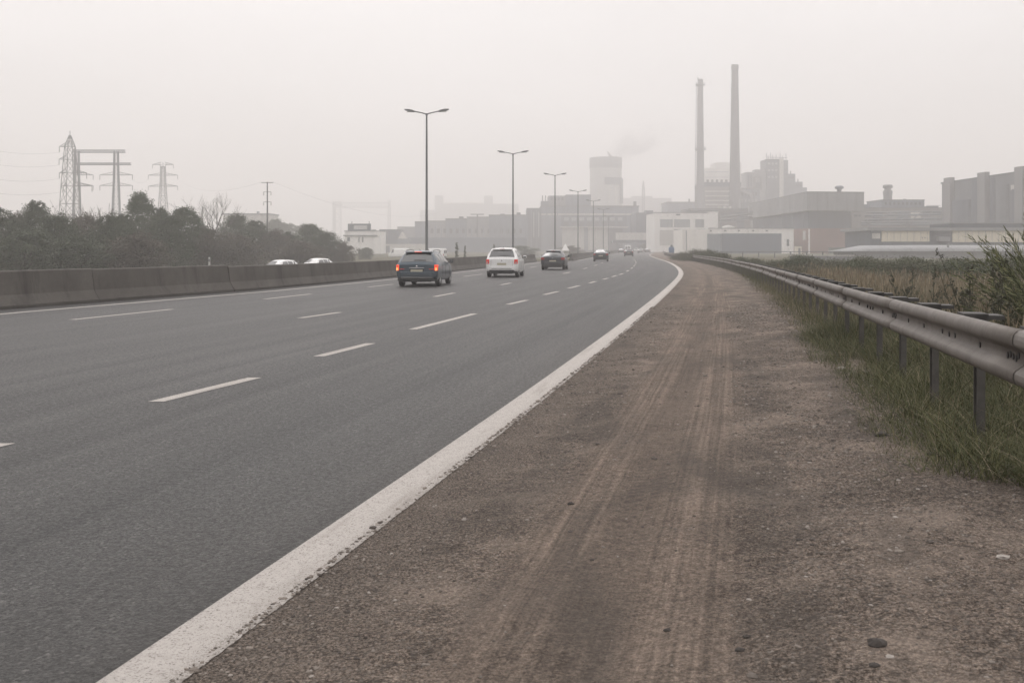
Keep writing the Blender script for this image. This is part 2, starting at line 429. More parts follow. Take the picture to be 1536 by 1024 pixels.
for (a, b) in dashes: quad_dash(*a, *b)
for k in range(9): strip(V, Fq, UV, 68+k*9, 71.5+k*9, -3.62, .16, .5)
for k in range(9): strip(V, Fq, UV, 62+k*14, 66+k*14, lambda d: np.interp(d, [50, 110, 180], [-7.3, -7.2, -6.6]), .16, .5)
for k in range(4): strip(V, Fq, UV, 56+k*13, 61+k*13, -12.1, .16, .5)
o = fast_mesh('lane_markings', np.concatenate(V), np.concatenate(Fq), M['paint'], uv=np.concatenate(UV)); o['kind'] = 'structure'

# opposite carriageway, lower, beyond the median
V2 = []; 
ds = np.linspace(40, 420, 96)
A = np.stack([XR(ds)-44, ds, np.full(96, -.93)], -1); B = np.stack([XR(ds)-30.5, ds, np.full(96, -.93)], -1)
Vv = np.stack([A, B], 1).reshape(-1, 3); k = np.arange(95)*2
o = fast_mesh('opposite_road', Vv, np.stack([k, k+1, k+3, k+2], -1), M['asphalt'], uv=np.stack([np.tile([-14., 0.], 96), np.repeat(ds, 2)], -1)); o['kind'] = 'structure'

# ------------------------------------------------------------------ median barrier
def barrier_segment(d0, d1, offf, hgt, label, group, crack=False):
    c = road_pt(float(offf((d0+d1)/2)), (d0+d1)/2)
    n = max(2, int((d1-d0)/1.5)+1); ds = np.linspace(d0, d1, n)
    prof = [(0, 0), (0, .09), (-.03, .10), (-.17, .36), (-.24, hgt-.03), (-.265, hgt), (-.42, hgt), (-.445, hgt-.03), (-.51, .36), (-.66, .09), (-.66, -.25), (0, -.25)]
    mb = MB(); vs = []
    for q, d in enumerate(ds):
        for (u, z) in prof:
            p = road_pt(float(offf(d))+u, d, z)-c
            if crack and q == n-1: p.y += -.05+.10*math.sin(z*6)
            vs.append(p)
    m_ = len(prof); fs = []
    for i in range(n-1):
        for j in range(m_): fs.append((i*m_+j, i*m_+(j+1) % m_, (i+1)*m_+(j+1) % m_, (i+1)*m_+j))
    fs.append(tuple(range(m_))); fs.append(tuple((n-1)*m_+j for j in reversed(range(m_))))
    mb.add(vs, fs)
    o = mb.build('concrete_barrier', M['barrier']); o.location = c
    return tag(o, label, 'barrier', group)
def djoint(px):                                # distance at which the barrier foot crosses a picture column
    dd = np.linspace(15, 118, 4000); x = 768+(XR(dd)+bar_off(dd))*F/dd
    return float(np.interp(px, x, dd))
dA, dB = djoint(150), djoint(352)
barrier_segment(12, dA-.006, bar_off, 1.0, 'dark streaked concrete median barrier segment at the left picture edge', 'concrete median barrier')
barrier_segment(dA+.006, dB-.03, bar_off, .98, 'stained concrete barrier segment ending at the dark wavering joint', 'concrete median barrier', crack=True)
e = dB+.03; k = 0
lab0 = 'concrete barrier segment starting right after the dark wavering joint'
while e < 117:
    e2 = min(e+26, 118)
    barrier_segment(e, e2-.004, bar_off, .93 if k < 2 else .88, lab0 if k == 0 else 'plain grey concrete segment of the median barrier between the joint and the gap', 'concrete median barrier')
    e = e2+.004; k += 1
e = 126
while e < 330:
    barrier_segment(e, e+33.9, bar2_off, .88, 'hazy grey concrete barrier segment beyond the gap, below the distant lamps', 'far concrete median barrier'); e += 34

# white delineator post behind the barrier
dd = djoint(314)+1.2
t = thing('marker_post', (gx(314, dd), dd, -.35), 'thin white marker post just behind the concrete barrier', 'marker post')
MB().box((0, 0, .81), (.06, .03, 1.62)).build('post', plain('white_plastic', (.62, .61, .58), .5), t)
MB().box((0, -.017, 1.5), (.05, .006, .1)).build('reflector', plain('grey_reflector', (.25, .25, .25), .3), t)

# ------------------------------------------------------------------ guard rail
def rail_off(d): return np.interp(d, [0, 20, 40, 60, 110, 330], [3.95, 3.95, 3.95, 3.6, 3.3, 3.4])
def rail_top(d): return np.interp(d, [0, 5, 12, 37, 60, 110, 330], [1.16, 1.155, 1.06, .89, .82, .78, .76])
WP = [(-.004, -.006), (-.014, 0), (-.046, -.008), (-.064, -.028), (-.071, -.052), (-.071, -.080), (-.062, -.096), (-.018, -.122), (-.008, -.133), (-.008, -.190), (-.016, -.200), (-.056, -.230), (-.066, -.244), (-.068, -.274), (-.060, -.298), (-.044, -.310)]
gr = thing('guard_rail', (float(XR(20)+3.95), 20, 0), 'long weathered steel guard rail along the right verge', 'guard rail')
gl = Vector(gr.location)
e = 1.2; bi = 0
while e < 330:
    L = 4.3 if e < 200 else 10
    e2 = e+L+.12
    n = 7; vs = []; fs = []
    lap = .006*(bi % 2)
    for d in np.linspace(e, e2, n):
        nx = Vector((1, -float(SL(d)), 0)).normalized(); b0 = road_pt(float(rail_off(d)), d, float(rail_top(d)))
        for (u, z) in WP: vs.append(b0+nx*(u-lap)+Vector((0, 0, z))-gl)
    m_ = len(WP)
    for i in range(n-1):
        for j in range(m_-1): fs.append((i*m_+j, i*m_+j+1, (i+1)*m_+j+1, (i+1)*m_+j))
    bo = MB().add(vs, fs, True).build('beam', M['rail'], gr)
    so_ = bo.modifiers.new('s', 'SOLIDIFY'); so_.thickness = .004; so_.offset = -1
    if e < 30:
        for dd_, zz in [(e+.10, -.152), (e+.15, -.172), (e+.21, -.166), (e+.27, -.160), (e+.33, -.170), (e+1.0, -.166), (e+1.75, -.16), (e+1.95, -.166), (e+2.2, -.16), (e+2.95, -.166), (e+3.7, -.166)]:
            nx = Vector((1, -float(SL(dd_)), 0)).normalized()
            p = road_pt(float(rail_off(dd_)), dd_, float(rail_top(dd_))+zz)-gl
            MB().tube([p+nx*-.020, p+nx*.02], .020, n=8).build('bolt', M['bolt'], bo)
    e += L; bi += 1
pd = 5.55; npost = 0; far = MB(); plist = []
while pd < 300:
    nx = Vector((1, -float(SL(pd)), 0)).normalized(); yy = Vector((-nx.y, nx.x, 0))
    rz = -math.atan(float(SL(pd)))
    b0 = road_pt(float(rail_off(pd)), pd, 0); tz = float(rail_top(pd)); gzz = float(ground_z(float(rail_off(pd)), pd))
    mb = MB() if npost < 92 else far
    c = b0+nx*.13-gl
    mb.box((c.x, c.y, (tz-.06+gzz-.3)/2), (.012, .10, tz-.06-gzz+.3), rz)
    for s in (-1, 1):
        q = c+yy*(.05*s); mb.box((q.x, q.y, (tz-.06+gzz-.3)/2), (.055, .010, tz-.06-gzz+.3), rz)
    q = b0+nx*.075-gl
    if npost < 92:
        mb.build('post', M['post'], gr)
        bk = MB(); q = b0+nx*.085-gl
        bk.box((q.x, q.y, tz-.10), (.16, .24, .22), rz)
        q2 = b0+nx*.17-gl
        bk.box((q2.x, q2.y, tz-.016), (.20, .24, .03), rz)
        bk.build('spacer_block', M['spacer'], gr)
    else:
        mb.box((q.x, q.y, tz-.12), (.16, .2, .2), rz)
    pd += 1.62; npost += 1
fo = far.build('post', M['post'], gr); fo['kind'] = 'stuff'

# ------------------------------------------------------------------ street lamps in the median
def lamp_obj():
    t = thing('street_lamp', (0, 0, 0), '', 'street lamp', 'street lamps along the motorway median')
    MB().tube([(0, 0, 0), (0, 0, .8), (0, 0, .82), (0, 0, 11.75)], [.13, .13, .11, .062], 12).build('pole', M['lampmetal'], t)
    MB().box((0, 0, .03), (.42, .42, .06)).build('base_plate', M['lampmetal'], t)
    for s in (-1, 1):
        MB().tube([(0, 0, 11.6), (.12*s, 0, 11.72), (.35*s, 0, 11.78), (.95*s, 0, 11.90)], [.045, .045, .042, .04], 8).build('arm', M['lampmetal'], t)
        mb = MB(); vs = []
        for (x, w, z0, z1) in [(.9, .07, 11.84, 11.93), (1.05, .14, 11.84, 11.99), (1.35, .16, 11.89, 12.05), (1.62, .11, 11.97, 12.06), (1.68, .06, 12.0, 12.05)]:
            vs += [(x*s, -w, z0), (x*s, w, z0), (x*s, w*.8, z1), (x*s, -w*.8, z1)]
        fs = [(0, 1, 2, 3), (16, 17, 18, 19)]
        for i in range(4):
            for j in range(4): fs.append((i*4+j, i*4+(j+1) % 4, i*4+4+(j+1) % 4, i*4+4+j))
        hd = mb.add(vs, fs).build('lamp_head', M['lampmetal'], t)
        MB().box((1.28*s, 0, 11.86), (.42, .2, .03)).build('lens', M['lamplens'], hd)
    return t
l0 = lamp_obj()
lamp_spots = [(640, 75, 'nearest and tallest double-armed street lamp, rising behind the blue estate car'),
              (769.5, 107, 'double-armed grey street lamp rising behind the white car'),
              (832.5, 145, 'double-armed grey street lamp rising behind the dark hatchback'),
              (867, 187, 'hazy double-armed street lamp just left of the cooling tower'),
              (890, 225, 'hazy double-armed street lamp in front of the cooling tower, left of its middle'),
              (905, 275, 'very faint double-armed street lamp in front of the cooling tower'),
              (913, 335, 'farthest and faintest double-armed street lamp near the road end')]
for i, (px, d, lab) in enumerate(lamp_spots):
    t = l0 if i == 0 else copy_tree(l0)
    t.location = (gx(px, d), d, float(ground_z(gx(px, d)-XR(d), d))-.05 if d < 119 else -.08)
    if d < 119: t.scale = (1, 1, (12-t.location.z)/12)
    t['label'] = lab
    t.rotation_euler = (0, 0, -math.atan(float(SL(d)))*.3)

# ------------------------------------------------------------------ cars
def paint(name, col, metal=.35):
    if name in _cache: return _cache[name]
    t = NT(name); f = t.noise(1.5, 4, .6)
    dust = t.ramp(f, [(.35, .0), (.75, .10)])
    sx = t.n('ShaderNodeSeparateXYZ'); t.l(t.coord(), sx.inputs[0])
    lo = t.n('ShaderNodeMapRange'); t.l(sx.outputs[2], lo.inputs[0]); lo.inputs[1].default_value = .75; lo.inputs[2].default_value = .25; lo.inputs[4].default_value = .22
    c = t.mix(t.math('MAXIMUM', dust, lo.outputs[0]), col, (.16, .145, .13))
    _cache[name] = t.done(c, .33, Metallic=metal, Coat_Weight=.6, Coat_Roughness=.08)
    return _cache[name]
M['glass'] = plain('dark_car_glass', (.030, .035, .036), .06, .1, IOR=2.1)
M['tyre'] = plain('black_tyre_rubber', (.020, .019, .018), .85, .2)
M['trim'] = plain('black_plastic_trim', (.022, .022, .022), .6, .2)
M['alloy'] = plain('alloy_wheel', (.42, .42, .42), .35, .1, Metallic=.8)
M['chrome'] = plain('chrome_strip', (.6, .6, .6), .2, .05, Metallic=.9)
M['plate'] = plain('dusty_number_plate', (.42, .39, .30), .6, .15, 8)
M['redlamp'] = plain('red_lamp_glass', (.30, .018, .014), .25)
def lit(name, col, s):
    t = NT(name); return t.done(tuple(col), .3, Emission_Color=col, Emission_Strength=s)
M['lamp_on'] = lit('lit_tail_lamp', (1.0, .09, .03), .38)
M['lamp_core'] = lit('lit_tail_lamp_core', (1.0, .38, .12), 1.1)
M['lamp_dim'] = lit('glowing_tail_lamp', (.7, .04, .03), .05)
SH = {
 'estate': dict(L=4.45, W=1.78, H=1.49,
   zt=[(0, .90), (.03, .96), (.07, 1.00), (.42, 1.395), (.50, 1.44), (.7, 1.465), (1.7, 1.49), (2.3, 1.47), (2.75, 1.40), (3.45, 1.01), (3.7, .97), (4.2, .85), (4.36, .76), (4.45, .60)],
   wt=[(0, .74), (.07, .74), (.45, .595), (1.6, .605), (2.7, .575), (3.45, .70), (4.2, .66), (4.45, .52)],
   zb=[(0, .86), (.07, .95), (.4, .985), (1.7, .955), (3.4, .93), (4.2, .80), (4.45, .55)], glass=(.085, .405), shield=(2.80, 3.40),
   side=[(.62, 1.22, .50, .98), (1.28, 1.28, 1.28, 1.98), (2.05, 3.02, 2.05, 2.62)], wheels=(.80, 3.50), rw=.325),
 'suv': dict(L=4.25, W=1.78, H=1.61,
   zt=[(0, .98), (.03, 1.04), (.06, 1.07), (.30, 1.48), (.38, 1.55), (.6, 1.58), (1.6, 1.61), (2.2, 1.59), (2.6, 1.51), (3.2, 1.10), (3.5, 1.06), (4.0, .97), (4.16, .88), (4.25, .68)],
   wt=[(0, .76), (.07, .76), (.35, .64), (1.5, .63), (2.55, .60), (3.2, .74), (4.0, .70), (4.25, .56)],
   zb=[(0, .94), (.07, 1.02), (.3, 1.05), (1.7, 1.02), (3.2, 1.0), (4.0, .90), (4.25, .60)], glass=(.075, .295), shield=(2.66, 3.16),
   side=[(.50, 1.06, .42, .92), (1.12, 1.12, 1.12, 1.84), (1.92, 2.84, 1.92, 2.48)], wheels=(.74, 3.34), rw=.345),
 'hatch': dict(L=4.2, W=1.77, H=1.46,
   zt=[(0, .90), (.04, .965), (.10, 1.0), (.62, 1.35), (.72, 1.395), (.95, 1.43), (1.7, 1.46), (2.2, 1.44), (2.6, 1.37), (3.25, .99), (3.5, .95), (4.0, .83), (4.12, .74), (4.2, .58)],
   wt=[(0, .72), (.1, .71), (.65, .57), (1.6, .585), (2.55, .56), (3.25, .69), (4.0, .65), (4.2, .52)],
   zb=[(0, .86), (.1, .95), (.5, .98), (1.7, .94), (3.2, .915), (4.0, .79), (4.2, .54)], glass=(.13, .60), shield=(2.66, 3.2),
   side=[(.86, 1.10, .74, 1.0), (1.16, 1.16, 1.16, 1.84), (1.91, 2.84, 1.91, 2.46)], wheels=(.76, 3.34), rw=.32),
 'saloon': dict(L=4.6, W=1.8, H=1.44,
   zt=[(0, .90), (.05, 1.0), (.1, 1.02), (.62, 1.04), (1.2, 1.345), (1.32, 1.385), (1.6, 1.42), (2.1, 1.44), (2.5, 1.42), (2.85, 1.35), (3.55, .98), (3.8, .94), (4.35, .83), (4.5, .74), (4.6, .58)],
   wt=[(0, .74), (.1, .74), (.62, .72), (1.25, .575), (2.1, .585), (2.8, .56), (3.55, .70), (4.35, .66), (4.6, .52)],
   zb=[(0, .86), (.1, .97), (.7, 1.0), (1.7, .96), (3.5, .915), (4.35, .79), (4.6, .54)], glass=(.68, 1.18), shield=(2.92, 3.5),
   side=[(1.34, 1.56, 1.30, 1.52), (1.6, 1.6, 1.6, 2.18), (2.25, 3.14, 2.25, 2.74)], wheels=(.95, 3.7), rw=.325),
 'van': dict(L=5.4, W=2.0, H=2.45,
   zt=[(0, 2.30), (.05, 2.42), (.2, 2.45), (3.6, 2.45), (4.0, 2.40), (4.2, 2.28), (4.7, 1.42), (4.9, 1.28), (5.25, 1.0), (5.36, .86), (5.4, .62)],
   wt=[(0, .80), (.1, .83), (3.8, .83), (4.15, .78), (4.75, .78), (5.25, .74), (5.4, .6)],
   zb=[(0, 1.2), (.07, 1.25), (3.6, 1.25), (4.7, 1.15), (5.25, .95), (5.4, .58)], glass=None, shield=(4.24, 4.68),
   side=[(3.7, 4.5, 3.7, 4.1)], wheels=(.95, 4.3), rw=.34),
}
def car_body(S):
    ys = np.unique(np.concatenate([np.linspace(0, S['L'], 70), [0, .015, .03, .06, .1], [S['L']-.05, S['L']-.02]]))
    def par(tab, win=.05):
        a = np.array(tab); out = []
        for y in ys:
            w_ = min(win, y, S['L']-y); out.append(np.mean(np.interp(np.linspace(y-w_, y+w_, 7), a[:, 0], a[:, 1])))
        return np.array(out)
    hw = S['W']/2; L = S['L']
    P = dict(zt=par(S['zt']), wt=par(S['wt']), zb=par(S['zb']),
             w=par([(0, hw-.09), (.04, hw-.045), (.16, hw-.008), (.4, hw), (L-.7, hw), (L-.3, hw-.05), (L-.08, hw-.16), (L, hw-.26)], .04),
             z0=par([(0, .36), (.05, .30), (.5, .23), (L-.6, .20), (L-.1, .24), (L, .30)]))
    P['zb'] = np.minimum(P['zb'], P['zt']-.02); P['wt'] = np.minimum(P['wt'], P['w']-.03)
    def sec(y):
        q = {k: np.interp(y, ys, v) for k, v in P.items()}
        w, wt, zb, zt, z0 = q['w'], q['wt'], q['zb'], q['zt'], q['z0']
        k = min(1.0, max(0.0, (zt-zb-.02)/.3))
        sw = (w*.955)*k+(wt+(w-wt)*.55)*(1-k)
        return [(0, z0), (.75*w, z0), (.93*w, z0+.04), (.985*w, z0+.14), (w, z0+.30*(zb-z0)/.7), (w*.995, zb-.16), (w*.975, zb-.05), (sw, zb+.012*k),
                (wt+.05+(sw-wt-.05)*.55, zb+(zt-zb)*.45), (wt+.03, zt-.10*k-.012), (wt-.015, zt-.045*k-.006), (wt-.09, zt-.012*k), (wt*.5, zt+.012), (0, zt+.018)]
    return ys, sec
def surf(sec, y, t):
    p = sec(y); i = min(int(t), len(p)-2); f = t-i
    return Vector((p[i][0]*(1-f)+p[i+1][0]*f, y, p[i][1]*(1-f)+p[i+1][1]*f))
def car(style, loc, rz, label, pm, group='cars driving away along the motorway', lamps='off', rails=False, plate='plate', roofm=None):
    S = SH[style]; L = S['L']; hw = S['W']/2
    t = thing('car' if style != 'van' else 'van', loc, label, 'car' if style != 'van' else 'van', group, rz)
    ys, sec = car_body(S); yc = 0.0          # local origin: rear end of the car on the ground
    n = len(ys); vs = []; fs = []
    for y in ys:
        h = sec(y); ring = [(x, y, z) for x, z in h]+[(-x, y, z) for x, z in reversed(h[1:-1])]
        vs += ring
    m_ = len(ring)
    for i in range(n-1):
        for j in range(m_): fs.append((i*m_+j, i*m_+(j+1) % m_, (i+1)*m_+(j+1) % m_, (i+1)*m_+j))
    fs.append(tuple(range(m_))); fs.append(tuple((n-1)*m_+j for j in reversed(range(m_))))
    body = MB().add(vs, fs, True).build('body', pm, t)
    cut = MB()
    for wy in S['wheels']:
        for s in (-1, 1): cut.tube([(s*(hw-.30), wy, S['rw']+.01), (s*(hw+.2), wy, S['rw']+.01)], S['rw']+.065, 24, smooth=False)
    co = cut.build('cutter', M['trim'])
    bo = body.modifiers.new('b', 'BOOLEAN'); bo.object = co; bo.operation = 'DIFFERENCE'; bo.solver = 'EXACT'
    bpy.context.view_layer.update()
    dg = bpy.context.evaluated_depsgraph_get()
    me = bpy.data.meshes.new_from_object(body.evaluated_get(dg)); body.modifiers.clear(); body.data = me
    me.materials.clear(); me.materials.append(pm)
    bpy.data.objects.remove(co)
    # smooth only soft edges
    bm = bmesh.new(); bm.from_mesh(me)
    for e_ in bm.edges:
        if len(e_.link_faces) == 2 and e_.calc_face_angle(0) > R(32): e_.smooth = False
    for f_ in bm.faces: f_.smooth = len(f_.verts) < 12
    bm.to_mesh(me); bm.free()
    # underside and wheel wells
    MB().box2(-(hw-.31), hw-.31, .1, L-.2, .20, .52).build('underbody', M['trim'], t)
    for wy in S['wheels']:
        for s in (-1, 1):
            rw = S['rw']; x0 = s*(hw-.215); x1 = s*(hw-.02)
            wm = (x0+x1)/2; hwid = abs(x1-x0)/2
            prof = [(rw*.62, -hwid), (rw*.93, -hwid), (rw, -hwid*.7), (rw, hwid*.7), (rw*.93, hwid), (rw*.64, hwid), (rw*.62, hwid*.8), (rw*.62, -hwid)]
            wh = MB().lathe(prof, (wm, wy, rw), 28, 'x').build('wheel', M['tyre'], t)
            rb = MB(); xo = x1-s*.012
            rb.lathe([(0.001, -.02*s), (.05, -.02*s), (.06, -.035*s)], (xo+s*.03, wy, rw), 14, 'x')
            rb.lathe([(rw*.64, .0), (rw*.60, .004*s), (rw*.56, -.02*s), (rw*.55, -.09*s)], (xo, wy, rw), 28, 'x')
            for q in range(5):
                a = q*2*math.pi/5+.3
                for da in (-.13, .13):
                    rb.bar((xo-s*.015, wy+.04*math.cos(a), rw+.04*math.sin(a)), (xo-s*.012, wy+rw*.58*math.cos(a+da), rw+rw*.58*math.sin(a+da)), .021)
            rb.lathe([(0.001, -.1*s), (rw*.55, -.1*s)], (xo, wy, rw), 20, 'x')
            rb.build('rim', M['alloy'], wh)
    # glass ------------------------------------------------------------
    def patch(fn, nu, nv, name, m, off=.006, par=t):
        vs = []; 
        for i in range(nu+1):
            for j in range(nv+1):
                u, v = i/nu, j/nv; p = fn(u, v)
                du = fn(min(u+.02, 1), v)-fn(max(u-.02, 0), v); dv_ = fn(u, min(v+.02, 1))-fn(u, max(v-.02, 0))
                nn = du.cross(dv_)
                nn = nn.normalized() if nn.length > 1e-9 else Vector((0, 0, 1))
                ctr = Vector((0, L/2, .9))
                if nn.dot(p-ctr) < 0: nn = -nn
                vs.append(p+nn*off)
        fs = [(i*(nv+1)+j, i*(nv+1)+j+1, (i+1)*(nv+1)+j+1, (i+1)*(nv+1)+j) for i in range(nu) for j in range(nv)]
        return MB().add(vs, fs, True).build(name, m, par)
    def topsurf(y, s):
        p = sec(y); xs = [p[13][0], p[12][0], p[11][0], p[10][0]]; zs = [p[13][1], p[12][1], p[11][1], p[10][1]]
        x = abs(s)*p[10][0]
        return Vector((math.copysign(x, s), y, float(np.interp(x, xs, zs))))
    if S['glass']:
        a, b = S['glass']
        rg = patch(lambda u, v: topsurf(a+(b-a)*v, (u*2-1)*(.95-.03*v)), 12, 6, 'rear_window', M['glass'])
        yb = (a*.9+b*.1)
        p0 = topsurf(a+.03, 0); 
        MB().box((.12, a+.02, p0.z+.035), (.5, .015, .02)).build('wiper', M['trim'], rg)
        if style in ('estate', 'suv', 'hatch'):
            pz = topsurf(b+.06, 0).z
            MB().prism([(-hw*.62, b-.07), (hw*.62, b-.07), (hw*.62, b+.20), (-hw*.62, b+.20)], pz-.015, [pz+.012, pz+.012, pz+.045, pz+.045]).build('roof_spoiler', roofm or pm, t, .006)
            MB().box((0, b-.073, pz), (.30, .012, .022)).build('brake_light', M['lamp_on'] if lamps == 'on' else M['redlamp'], t)
    else:
        for s in (-1, 1):
            MB().prism([(s*.10, -.006), (s*.72, -.006), (s*.72, .02), (s*.10, .02)], 1.35, 2.0).build('rear_window', M['glass'], t)
    a, b = S['shield']
    patch(lambda u, v: topsurf(a+(b-a)*v, (u*2-1)*.95), 12, 6, 'windscreen', M['glass'])
    for (b0, b1, t0, t1) in S['side']:
        for s in (-1, 1):
            def fn(u, v, s=s):
                y = (b0+(b1-b0)*u)*(1-v)+(t0+(t1-t0)*u)*v if b1 > b0 else (b0+(t1-b0)*u)
                p = surf(sec, y, 7.14+v*1.80); return Vector((s*p.x, p.y, p.z))
            patch(fn, 8, 5, 'side_window', M['glass'])
    # back ------------------------------------------------------------
    zb0 = S['zb'][1][1]
    bz = .34
    vs = []
    for (k, y) in ((1, -.045), (0, .0)): pass
    bp = MB()
    prof = []
    for x in np.linspace(-1, 1, 17):
        xx = x*(hw-.035); yy = -.055+.16*max(0, abs(x)-.72)**1.4/.28**1.4
        prof.append((xx, yy))
    pts = prof+[(hw-.035, .30), (hw-.12, .30), (-hw+.12, .30), (-hw+.035, .30)]
    bp.prism(pts, .40, .62 if style != 'suv' else .60)
    bpo = bp.build('rear_bumper', pm if style != 'van' else M['trim'], t, .02)
    lo = MB(); lo.prism([(x*.97, y+.02) for x, y in pts], .235, .397); lo.build('lower_bumper', M['trim'], t, .012)
    MB().box((0, -.058, .475), (1.1, .014, .02)).build('bumper_strip', M['trim'], bpo)
    if style == 'estate':
        MB().box((0, -.060, .385), (1.3, .02, .016)).build('chrome_strip', M['chrome'], bpo)
    zl = zb0-.07
    th = {'estate': (.115, .24), 'suv': (.17, .24), 'hatch': (.24, .17), 'saloon': (.26, .17), 'van': (.10, .42)}[style]
    lm = {'on': M['lamp_on'], 'dim': M['lamp_dim'], 'off': M['redlamp']}[lamps]
    for s in (-1, 1):
        zc = zl-th[1]/2+.03
        q = MB(); xo = s*(hw-.035); xi = s*(hw-.035-th[0])
        q.prism([(xi, -.022), (xo-s*.02, -.016), (xo+s*.012, .05), (xo+s*.022, .24), (xo-s*.06, .24), (xi, .06)], zc-th[1]/2, zc+th[1]/2)
        tl = q.build('tail_light', lm, t, .012)
        if lamps == 'on':
            MB().box((s*(hw-.075), -.022, zc-.06), (.065, .016, .12)).build('lamp_core', M['lamp_core'], tl, .004)
            MB().box((s*(hw-.27), -.012, zc-.065), (.20, .02, .022)).build('inner_lamp', M['lamp_dim'], tl, .004)
        elif lamps == 'dim':
            MB().box((s*(hw-.10), -.022, zc-.05), (.09, .016, .06)).build('clear_lens', M['lamplens'], tl, .004)
    # tailgate shut line, plate recess, plate, chrome, badge
    tg = MB()
    if style != 'van':
        MB().box((0, -.004, zl-.10), (.62, .016, .03)).build('tailgate_handle', M['chrome'] if style == 'estate' else pm, t, .005)
        MB().box((0, -.003, zl-.225), (.60, .012, .17)).build('plate_recess', M['trim'] if style != 'suv' else pm, t)
        MB().box((0, -.013, zl-.225), (.50, .010, .115)).build('number_plate', M[plate], t)
        MB().lathe([(.001, -.016), (.035, -.014), (.04, .002)], (0, 0, zl-.035), 16, 'y').build('badge', M['chrome'], t)
        for s in (-1, 1): MB().box((s*(hw-.30), .0, zl-.19), (.008, .012, .34)).build('shut_line', M['trim'], t)
    else:
        MB().box((0, -.002, 1.35), (.012, .01, 1.7)).build('door_gap', M['trim'], t)
        MB().box((0, -.012, .80), (.50, .010, .115)).build('number_plate', M[plate], t)
    # doors: shut lines and handles
    for s in (-1, 1):
        for yy in ([S['side'][1][0]-.03, S['side'][2][0]-.035, S['shield'][1]-.28] if len(S['side']) > 2 else [3.55, 4.6]):
            pp = [surf(sec, yy, tt) for tt in (3.2, 4, 5, 6, 6.9)]
            MB().tube([(s*(p.x+.0015), p.y, p.z) for p in pp], .006, 4).build('door_gap', M['trim'], t)
        for yy in ([S['side'][1][0]+.10, S['side'][2][0]+.12] if len(S['side']) > 2 else [3.75]):
            p = surf(sec, yy, 5.6)
            MB().box((s*(p.x+.018), yy, p.z), (.03, .17, .028)).build('door_handle', pm, t, .006)
        # mirrors
        ym = S['shield'][1]-.32; p = surf(sec, ym, 7.0)
        mi = MB().prism([(s*(p.x+.05), ym-.05), (s*(p.x+.24), ym-.06), (s*(p.x+.23), ym+.07), (s*(p.x+.05), ym+.10)], p.z-.01, p.z+.15).build('wing_mirror', M['trim'] if style in ('estate', 'hatch', 'van') else pm, t, .03)
        MB().bar((s*(p.x-.02), ym+.02, p.z+.01), (s*(p.x+.08), ym+.02, p.z+.04), .022).build('mirror_arm', M['trim'], mi)
        MB().box((s*(p.x+.145), ym-.062, p.z+.07), (.15, .006, .10)).build('mirror_glass', M['glass'], mi)
        MB().prism([(s*(hw-.32), L-.16), (s*(hw-.10), L-.40), (s*(hw-.12), L-.52), (s*(hw-.40), L-.30)], .66, .76).build('headlight', M['lamplens'], t, .01)
    if rails:
        for s in (-1, 1):
            MB().tube([(s*.58, .62, topsurf(.62, .9).z-.01), (s*.585, .75, 1.50), (s*.59, 1.6, 1.525), (s*.575, 2.4, 1.50), (s*.57, 2.5, topsurf(2.5, .9).z-.01)], .016, 6).build('roof_rail', M['lampmetal'], t)
    if style in ('estate', 'hatch', 'suv'):
        MB().tube([(0, .80, topsurf(.8, 0).z-.01), (0, .68, topsurf(.7, 0).z+.09)], [.014, .004], 6).build('aerial', M['trim'], t)
    if roofm:
        patch(lambda u, v: topsurf(S['glass'][1]+.05+(S['shield'][0]-S['glass'][1]-.1)*v, (u*2-1)*1.0), 8, 10, 'roof', roofm, .004)
    return t
def car_at(px, py, hd, style, label, pm, **k):
    d = yd(py); X = gx(px, d)
    return car(style, (X, d, .0), -hd, label, pm, **k)
P_blue = paint('slate_blue_paint', (.048, .072, .094)); P_white = paint('white_paint', (.80, .80, .79), 0); P_dark = paint('dark_grey_paint', (.035, .042, .048))
P_black = paint('blackish_paint', (.028, .031, .036)); P_silver = paint('silver_paint', (.36, .36, .36)); P_red = paint('maroon_grey_paint', (.07, .05, .05))
car_at(625, 430.0, .09, 'estate', 'blue-grey estate car with glowing orange tail lamps, nearest of the traffic', P_blue, lamps='on', rails=True)
car_at(752.5, 416.0, .11, 'suv', 'white high-roofed car with dark rear window, second in the traffic', P_white, lamps='dim', plate='plate')
car_at(829, 405.0, .125, 'hatch', 'dark hatchback with pale sky reflected in its rear window', P_dark)
car_at(901, 392.3, .11, 'saloon', 'dark saloon car with pale roof, just right of the cooling tower lamps', P_black, roofm=P_silver)
car_at(943, 384.6, .13, 'hatch', 'small dark car ahead of the pale-roofed saloon, first of the far cluster', P_black, roofm=P_silver)
car_at(931.5, 379.6, .14, 'saloon', 'far dark car at the left edge of the distant cluster', P_dark)
car_at(941.5, 379.8, .14, 'van', 'far white van rising above the distant cluster of cars', P_white)
car_at(960.5, 379.6, .18, 'hatch', 'far silver car at the right of the distant cluster, near the rail end', P_silver)
car_at(970.5, 379.0, .20, 'saloon', 'far dark car at the right edge of the distant cluster, by the rail end', P_dark)
car_at(954, 377.8, .15, 'suv', 'farthest pale car in the middle of the distant cluster', P_white)
for px, d, lab in ((438, 92, 'white car roof just above the median barrier, left one of two'), (489, 106, 'white car roof just above the median barrier, nearer the estate car')):
    car('hatch', (gx(px, d)+.4, d-1, -.92), -.42+math.pi, lab, P_white, group='oncoming white cars behind the barrier')

